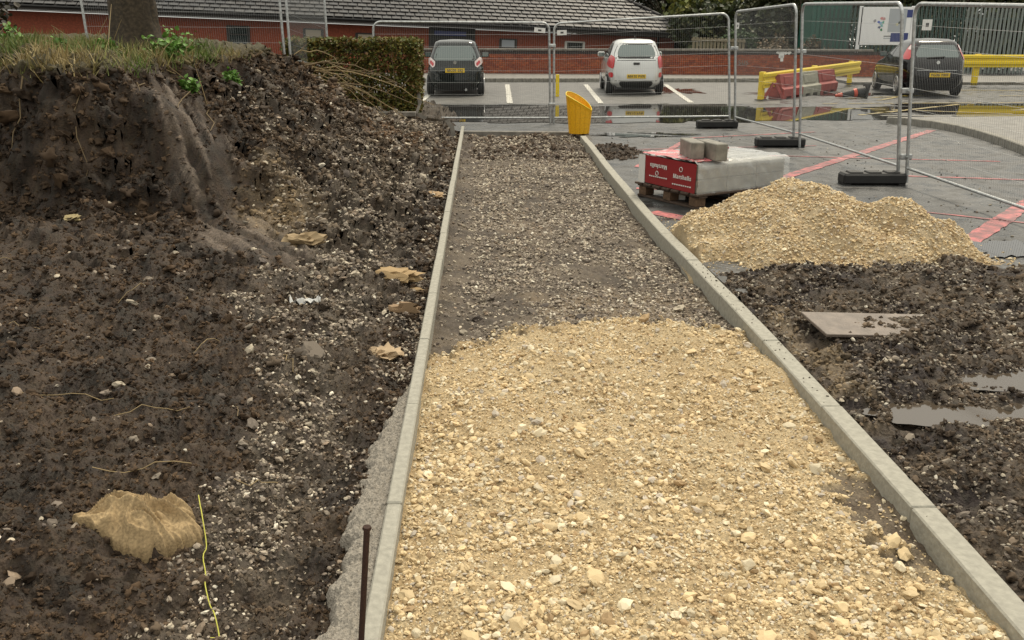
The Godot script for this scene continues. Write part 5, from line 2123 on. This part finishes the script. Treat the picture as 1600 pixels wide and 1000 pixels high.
func litter() -> void:
	# rusty steel pin
	var t := thing("steel_pin", "rusty steel road pin driven in beside the left edging", "pin", Vector3(-0.43, -0.06, -2.12))
	var st := new_st()
	tube(st, [Vector3(-0.02, -0.2, 0), Vector3(0.047, 0.455, 0.04)], 0.0085, 12)
	obj("shaft", st, M.rust, t)
	st = new_st()
	tube(st, [Vector3(0.0466, 0.451, 0.0398), Vector3(0.047, 0.456, 0.04), Vector3(0.0474, 0.461, 0.0402)], [0.0105, 0.0125, 0.0105], 14)
	obj("head", st, M.rust, t)
	# sacking
	var cx := -1.215
	var cz := -2.60
	var zs := PackedFloat32Array()
	for k in 110:
		zs.append(cz + 0.17 - 0.36 * k / 109.0)
	var xs_of := func(_z: float) -> PackedFloat32Array:
		var out := PackedFloat32Array()
		for k in 120:
			out.append(cx - 0.27 + 0.50 * k / 119.0)
		return out
	var hs := func(x: float, z: float) -> float:
		var u := (x - cx) / 0.182
		var v := (z - cz) / 0.125
		var a := atan2(v, u)
		var reach := 0.95 + 0.10 * nz(cos(a) * 2.0, sin(a) * 2.0, 3.3) + 0.07 * nz(cos(a) * 7.0, sin(a) * 7.0, 3.3) + 0.28 * pow(maxf(0.0, cos(a - 2.75)), 6.0)
		var e := Vector2(u, v).length() / reach
		var w := nz(x * 6.0, z * 6.0, 4.0) * 1.6
		var fold := 0.036 * pow(1.0 - absf(sin(x * 19.0 + z * 24.0 + w * 2.4)), 1.6) * clampf(0.55 + 1.2 * nz(x * 7.0, z * 7.0, 7.0), 0.0, 1.0) + 0.024 * pow(1.0 - absf(sin(x * 34.0 - z * 22.0 + w * 3.4)), 1.8) * clampf(0.5 + 1.4 * nz(x * 9.0, z * 9.0, 17.0), 0.0, 1.0) + 0.004 * nz(x * 50, z * 50, 6.0)
		var dome := 0.058 * pow(maxf(0.0, 1.0 - e * e), 0.7) * (1.0 + 0.35 * u)
		var hole := 0.05 * (1.0 - smoothstep(0.10, 0.2, Vector2(u + 0.45, v + 0.05).length()))
		return bank_base(x, z) + 0.022 + dome + fold * smoothstep(1.1, 0.5, e) - hole - 0.14 * smoothstep(0.96, 1.08, e)
	var o := put("sacking", sheet(zs, xs_of, hs, func(_x: float, _z: float, _h: float) -> Color: return Color.WHITE), M.sack)
	tag(o, "crumpled tan hessian sacking lying in the soil at the lower left", "sacking")
	# twine
	var tw := [[-1.102, -2.805], [-1.047, -2.674], [-1.006, -2.576], [-1.003, -2.529], [-0.955, -2.411], [-0.937, -2.352], [-0.895, -2.27], [-0.86, -2.207], [-0.84, -2.162], [-0.842, -2.133], [-0.854, -2.127]]
	st = new_st()
	var pts := []
	for k in tw.size() - 1:
		for j in 4:
			var f := j / 4.0
			var a: Array = tw[maxi(k - 1, 0)]
			var b: Array = tw[k]
			var c: Array = tw[k + 1]
			var d: Array = tw[mini(k + 2, tw.size() - 1)]
			var x := cubic_interpolate(b[0], c[0], a[0], d[0], f)
			var z := cubic_interpolate(b[1], c[1], a[1], d[1], f)
			pts.append(Vector3(x, bank_base(x, z) + 0.024, z))
	tube(st, pts, 0.002, 6)
	o = obj("twine", st, M.twine)
	tag(o, "yellow green twine trailing over the soil beside the sacking", "twine")
	# larger lumps in the trench and on the bank
	var s0 := rng.state
	lump("sandstone_lump", "large broken yellow sandstone lump in the trench beside the edging", "stone", -0.83, -6.15, Vector3(0.17, 0.075, 0.10), Color(0.36, 0.25, 0.125), 11, 0.45)
	lump("sandstone_lump", "pale sandstone lump lowest in the trench, above the concrete haunch", "stone", -0.73, -4.72, Vector3(0.09, 0.06, 0.085), Color(0.42, 0.31, 0.19), 12, 0.5)
	lump("sandstone_lump", "yellow sandstone lump half way along the trench", "stone", -0.84, -9.4, Vector3(0.12, 0.05, 0.09), Color(0.34, 0.23, 0.12), 13, 0.5)
	lump("sandstone_lump", "brown stone lump between sandstone and edging", "stone", -0.70, -5.6, Vector3(0.09, 0.06, 0.08), Color(0.24, 0.16, 0.09), 14, 0.5)
	lump("sandstone_lump", "round tan stone alone on the dark soil at left", "stone", -3.3, -6.6, Vector3(0.06, 0.045, 0.06), Color(0.30, 0.24, 0.12), 15, 0.6, 1)
	lump("clay_lump", "grey clay lump left of the pale sandstone", "clod", -1.05, -4.35, Vector3(0.085, 0.07, 0.07), Color(0.14, 0.115, 0.09), 16, 0.4)
	lump("sandstone_lump", "tan stone outcrop at the foot of the smoothed bank", "stone", -1.55, -6.55, Vector3(0.14, 0.07, 0.10), Color(0.28, 0.205, 0.115), 17, 0.4)
	lump("concrete_chunk", "broken grey concrete showing in the bank face at far left", "concrete", -4.45, -7.55, Vector3(0.26, 0.12, 0.12), Color(0.22, 0.19, 0.15), 18, 0.3)
	rng.state = s0
	# pale scraps
	for q in [[-1.50, -8.2, 0.12, "white plastic scrap on the rubble slope"], [-1.28, -5.3, 0.09, "torn white and black plastic scrap left of the sandstone"]]:
		st = new_st()
		var hgt: float = bank_h(q[0], q[1])
		for i in 8:
			for j in 5:
				var f := func(a: int, b: int) -> Vector3:
					var x: float = (a / 8.0 - 0.5) * q[2] * 2.0
					var z: float = (b / 5.0 - 0.5) * q[2]
					return Vector3(x, 0.03 + 0.05 * nz(a * 0.4 + q[0], b * 0.5, 3.0), z)
				quad(st, f.call(i, j), f.call(i + 1, j), f.call(i + 1, j + 1), f.call(i, j + 1))
		o = obj("plastic_scrap", st, M.whitewrap)
		o.position = Vector3(q[0], hgt, q[1])
		tag(o, q[3], "scrap")
	# torn strip of pale membrane hanging at the hedge corner
	st = new_st()
	var strip := [Vector3(-1.60, 0.62, -15.7), Vector3(-1.55, 0.46, -15.5), Vector3(-1.60, 0.30, -15.3), Vector3(-1.42, 0.24, -15.1), Vector3(-1.25, 0.20, -15.2), Vector3(-1.08, 0.22, -15.1), Vector3(-0.98, 0.12, -14.9), Vector3(-0.95, -0.02, -14.8)]
	for k in strip.size() - 1:
		var a: Vector3 = strip[k]
		var b: Vector3 = strip[k + 1]
		var w := Vector3(0.035, 0.02, 0.03)
		quad(st, a - w, a + w, b + w, b - w)
	o = obj("membrane_strip", st, M.coping)
	tag(o, "torn pale membrane strip hanging at the corner of the hedge", "strip")
	# pale concrete kerb below the hedge
	st = new_st()
	cbox(st, Vector3.ZERO, Vector3(1.0, 0.08, 0.12), 0.01)
	o = obj("concrete_lintel", st, M.coping)
	o.position = Vector3(-2.1, 0.30, -15.25)
	tag(o, "pale concrete kerb lying at the foot of the hedge", "kerb")
	# yellow marker post behind the fence join
	st = new_st()
	cbox(st, Vector3(0, 0.28, 0), Vector3(0.09, 0.56, 0.09), 0.01)
	o = obj("marker_post", st, M.yellow)
	o.position = Vector3(1.18, TY, -24.0)
	tag(o, "short yellow post behind the join of two fence panels", "post")
	# white timber end under the pallet
	st = new_st()
	cbox(st, Vector3(0, 0.07, 0), Vector3(0.10, 0.10, 0.08), 0.005)
	o = obj("white_block", st, M.whitewrap)
	o.position = Vector3(1.72, TY, -9.12)
	tag(o, "small white block in the shade under the pallet", "block")
	# dry stalks and sticks on the soil
	var spots := [[-2.2, -5.0, 0.28, 0.9], [-2.5, -4.4, 0.2, 0.2], [-1.85, -4.9, 0.18, 1.4], [-1.55, -4.3, 0.2, 1.2], [-2.9, -4.3, 0.22, 2.4], [-1.9, -3.55, 0.4, 0.1], [-1.5, -3.45, 0.3, 0.4], [-1.35, -2.95, 0.34, 0.12], [-1.95, -2.75, 0.2, 0.6], [-1.2, -3.6, 0.15, 2.0], [-3.2, -5.6, 0.2, 0.5], [-1.1, -4.2, 0.18, 2.1], [-0.95, -3.0, 0.16, 0.3]]
	for q in spots:
		st = new_st()
		pts = []
		for k in 7:
			var f := k / 6.0 - 0.5
			var x: float = q[0] + cos(q[3]) * f * q[2] + 0.02 * nz(k * 0.5, q[0])
			var z: float = q[1] - sin(q[3]) * f * q[2] + 0.03 * nz(k * 0.4, q[1])
			pts.append(Vector3(x, bank_h(x, z) + 0.012 + 0.012 * sin(PI * k / 6.0), z))
		tube(st, pts, 0.0021, 5)
		o = obj("dry_stalk", st, M.straw if fmod(q[2] * 100, 2) < 1.0 else M.twig)
		tag(o, "thin dry straw coloured stalk lying on the dark soil", "stalk", "dry stalks on the soil")

# ---------------------------------------------------------------- plants on the bank, hedge
func bank_plants() -> void:
	var mm := MultiMesh.new()
	mm.transform_format = MultiMesh.TRANSFORM_3D
	mm.use_colors = true
	var st := new_st()
	tri(st, Vector3(-0.035, 0, 0), Vector3(-0.02, 0.5, 0.06), Vector3(0.035, 0, 0))
	tri(st, Vector3(0.035, 0, 0), Vector3(-0.02, 0.5, 0.06), Vector3(0.02, 0.5, 0.06))
	tri(st, Vector3(-0.02, 0.5, 0.06), Vector3(0, 0.95, 0.28), Vector3(0.02, 0.5, 0.06))
	mm.mesh = st.commit()
	var spots := []
	for k in 26000:
		var x := rng.randf_range(-7.2, -2.75)
		var z := rng.randf_range(-11.0, -7.2)
		var h := bank_h(x, z)
		if h < 1.27 + 0.05 * nz(x * 3, z * 3):
			continue
		if nz(x * 1.6, z * 1.6, 60.0) < -0.25 and rng.randf() < 0.7:
			continue
		spots.append(Vector3(x, h - 0.01, z))
	mm.instance_count = spots.size()
	for k in spots.size():
		var p: Vector3 = spots[k]
		var s := rng.randf_range(0.07, 0.2)
		var bs := Basis.from_euler(Vector3(rng.randf_range(-0.9, 0.9), rng.randf() * TAU, rng.randf_range(-0.6, 0.6)))
		mm.set_instance_transform(k, Transform3D(bs.scaled(Vector3(s, s, s)), p))
		var g := clampf(0.6 + nz(p.x * 2.2, p.z * 1.2, 61.0) + rng.randf_range(-0.4, 0.4) - 0.3 * smoothstep(-8.4, -7.7, p.z), 0, 1)
		mm.set_instance_color(k, Color(0.27, 0.205, 0.085).lerp(Color(0.10, 0.15, 0.025), g) * rng.randf_range(0.6, 1.3))
	var o := MultiMeshInstance3D.new()
	o.multimesh = mm
	o.material_override = M.leaf
	o.name = "grass"
	add_child(o)
	stuff(o)
	tag(o, "short green and straw coloured grass along the top of the bank", "grass")
	# tree trunk
	var t := thing("tree", "thick tree trunk standing on the grassy bank top", "tree", Vector3(-3.84, 1.40, -9.6))
	st = new_st()
	st.set_smooth_group(0)
	var N := 40
	var f := func(k: int, j: int) -> Vector3:
		var y := -0.15 + j * 0.12
		var a := TAU * (k % N) / N
		var r := 0.215 + 0.11 * exp(-maxf(0.0, y) * 7.0) * (1.0 + 0.5 * sin(a * 5.0)) + 0.016 * nz(cos(a) * 4, sin(a) * 4, y * 0.8) + 0.012 * sin(a * 17.0 + nz(y * 2.0, a) * 2.0)
		return Vector3(cos(a) * r, y, sin(a) * r)
	for j in 26:
		for k in N:
			for q in [[k, j], [k + 1, j], [k + 1, j + 1], [k, j], [k + 1, j + 1], [k, j + 1]]:
				st.add_vertex(f.call(q[0], q[1]))
	st.generate_normals()
	obj("trunk", st, M.bark, t)
	var crown := []
	st = new_st()
	for k in 9:
		var a := TAU * k / 9
		var tip := Vector3(cos(a) * 1.6, 4.6 + 0.4 * sin(k * 2.0), sin(a) * 1.6)
		tube(st, [Vector3(0, 2.8, 0), Vector3(cos(a) * 0.6, 3.6, sin(a) * 0.6), tip], [0.11, 0.07, 0.02], 7)
		for j in 60:
			crown.append(tip + Vector3(rng.randfn(), rng.randfn(), rng.randfn()) * 0.45)
	obj("limbs", st, M.bark, t)
	leaves("crown", crown, 0.09, [Color(0.06, 0.09, 0.02), Color(0.09, 0.12, 0.03)], t)
	# leafy weeds
	var weeds := [[-3.25, -8.9, 0.30, "bright green leafy weed right of the tree trunk"], [-5.0, -9.2, 0.26, "bright green leafy weed left of the tree trunk"], [-5.75, -8.5, 0.18, "low green leafy weed at the left edge of the bank top"], [-3.75, -8.6, 0.12, "low clump of green leaves in front of the trunk"], [-2.95, -8.5, 0.13, "small green weed at the right end of the grassy edge"], [-4.35, -8.9, 0.13, "small leafy weed in the grass just left of the trunk"], [-2.9, -9.6, 0.14, "green weed farthest right on the bank top"]]
	for w in weeds:
		var base := Vector3(w[0], bank_h(w[0], w[1]), w[1])
		t = thing("leafy_weed", w[3], "plant", base, 0.0, "leafy weeds on the bank")
		st = new_st()
		var ls := []
		for k in 12:
			var a := rng.randf() * TAU
			var tip := Vector3(cos(a) * w[2] * rng.randf_range(0.2, 0.8), w[2] * rng.randf_range(0.5, 1.0), sin(a) * w[2] * rng.randf_range(0.2, 0.8))
			tube(st, [Vector3(0, -0.02, 0), tip * 0.5 + Vector3(0, 0.03, 0), tip], [0.006, 0.004, 0.002], 4)
			for j in 22:
				ls.append(tip * rng.randf_range(0.4, 1.05) + Vector3(rng.randfn(), rng.randfn(), rng.randfn()) * w[2] * 0.12)
		obj("stems", st, M.twig, t)
		leaves("leaves", ls, 0.045, [Color(0.10, 0.22, 0.03), Color(0.14, 0.27, 0.05), Color(0.07, 0.16, 0.02)], t)
	# dry stems standing and leaning in the grass, and roots hanging over the cut
	for k in 20:
		var x := rng.randf_range(-6.2, -2.7)
		var z := rng.randf_range(-9.3, -8.1)
		var b := Vector3(x, bank_h(x, z), z)
		st = new_st()
		var ln := rng.randf_range(0.2, 0.55)
		var dir := Vector3(rng.randf_range(-1, 1), rng.randf_range(0.25, 1.0), rng.randf_range(-0.5, 0.8)).normalized()
		tube(st, [b, b + dir * ln * 0.5 + Vector3(0, 0.02, 0), b + dir * ln], [0.005, 0.004, 0.002], 5)
		var q := obj("dry_weed", st, M.straw)
		tag(q, "dry pale stem sticking up from the grassy bank top", "stem", "dry stems on the bank top")
	for k in 9:
		var x := rng.randf_range(-5.8, -2.6)
		var z := -8.0
		while bank_h(x, z) > 1.22 and z < -6.5:
			z += 0.03
		st = new_st()
		var pts := []
		for j in 6:
			var zz := z + j * 0.07
			var xx := x + 0.07 * nz(j * 0.5, x * 3.0) + j * 0.012
			pts.append(Vector3(xx, bank_h(xx, zz) + 0.03, zz))
		tube(st, pts, [0.007, 0.006, 0.005, 0.004, 0.003, 0.002], 5)
		var q := obj("root", st, M.twig)
		tag(q, "thin bare root hanging down the cut face of the bank", "root", "roots in the cut bank")

func hedge() -> void:
	var t := thing("hedge", "clipped olive brown box hedge beside the dark green car", "hedge", Vector3(-2.72, 0.25, -16.1))
	var st := new_st()
	for k in 150:
		var x := rng.randf_range(-1.08, 1.08)
		var z := rng.randf_range(-0.38, 0.38)
		tube(st, [Vector3(x, -0.1, z), Vector3(x + rng.randf_range(-0.1, 0.1), 0.5, z + rng.randf_range(-0.1, 0.1)), Vector3(x + rng.randf_range(-0.2, 0.2), 1.15, z + rng.randf_range(-0.12, 0.12))], [0.014, 0.009, 0.004], 4)
	obj("stems", st, M.twig, t)
	var sp := []
	for k in 30000:
		var p := Vector3(rng.randf_range(-1, 1), rng.randf_range(0, 1), rng.randf_range(-1, 1))
		var axis := rng.randi() % 5
		var depth := 0.16 * pow(rng.randf(), 1.5)
		var q := Vector3(p.x * 1.12, 0.03 + p.y * 1.18, p.z * 0.45)
		match axis:
			0: q.x = 1.12 - depth
			1: q.y = 1.21 - depth
			2, 3: q.z = 0.45 - depth
			4: q.x = -1.12 + depth
		q += Vector3(nz(q.y * 4, q.z * 4, 2.0), nz(q.x * 4, q.z * 4, 3.0), nz(q.x * 4, q.y * 4, 4.0)) * 0.05
		if axis == 2 and nz(q.x * 2.5, q.y * 2.5, 9.0) < -0.45:
			continue
		sp.append(q)
	leaves("foliage", sp, 0.05, [Color(0.15, 0.14, 0.026), Color(0.11, 0.115, 0.025), Color(0.18, 0.145, 0.03), Color(0.08, 0.10, 0.022), Color(0.16, 0.09, 0.03)], t)
	# cut branches lying against the hedge and the bank
	for k in 16:
		var a := Vector3(rng.randf_range(-3.75, -3.2), rng.randf_range(0.75, 1.15), rng.randf_range(-14.7, -14.2))
		var e := a + Vector3(rng.randf_range(0.5, 2.1), rng.randf_range(-0.75, 0.1), rng.randf_range(-0.5, 0.1))
		e.y = maxf(e.y, bank_h(e.x, e.z) + 0.03)
		var sag := rng.randf_range(0.05, 0.28)
		st = new_st()
		var pts := []
		for j in 9:
			var f := j / 8.0
			pts.append(a.lerp(e, f) + Vector3(0.05 * nz(j * 0.6, k * 5.0), sag * sin(PI * f) + 0.06 * nz(j * 0.5, k * 3.0), 0.05 * nz(j * 0.6, k * 9.0)))
		tube(st, pts, [0.013, 0.012, 0.011, 0.010, 0.009, 0.008, 0.006, 0.005, 0.003], 5)
		var o := thing("cut_branch", "bare cut branch in the tangle between bank and hedge", "branch", a, 0.0, "cut branches by the hedge")
		var m := obj("stem", st, M.straw if k % 3 else M.twig, o)
		m.position = -a
		st = new_st()
		for j in [3, 5, 6]:
			var p: Vector3 = pts[j]
			tube(st, [p, p + Vector3(rng.randf_range(0.05, 0.25), rng.randf_range(-0.15, 0.2), rng.randf_range(-0.1, 0.1))], [0.006, 0.002], 4)
		m = obj("twigs", st, M.twig, o)
		m.position = -a
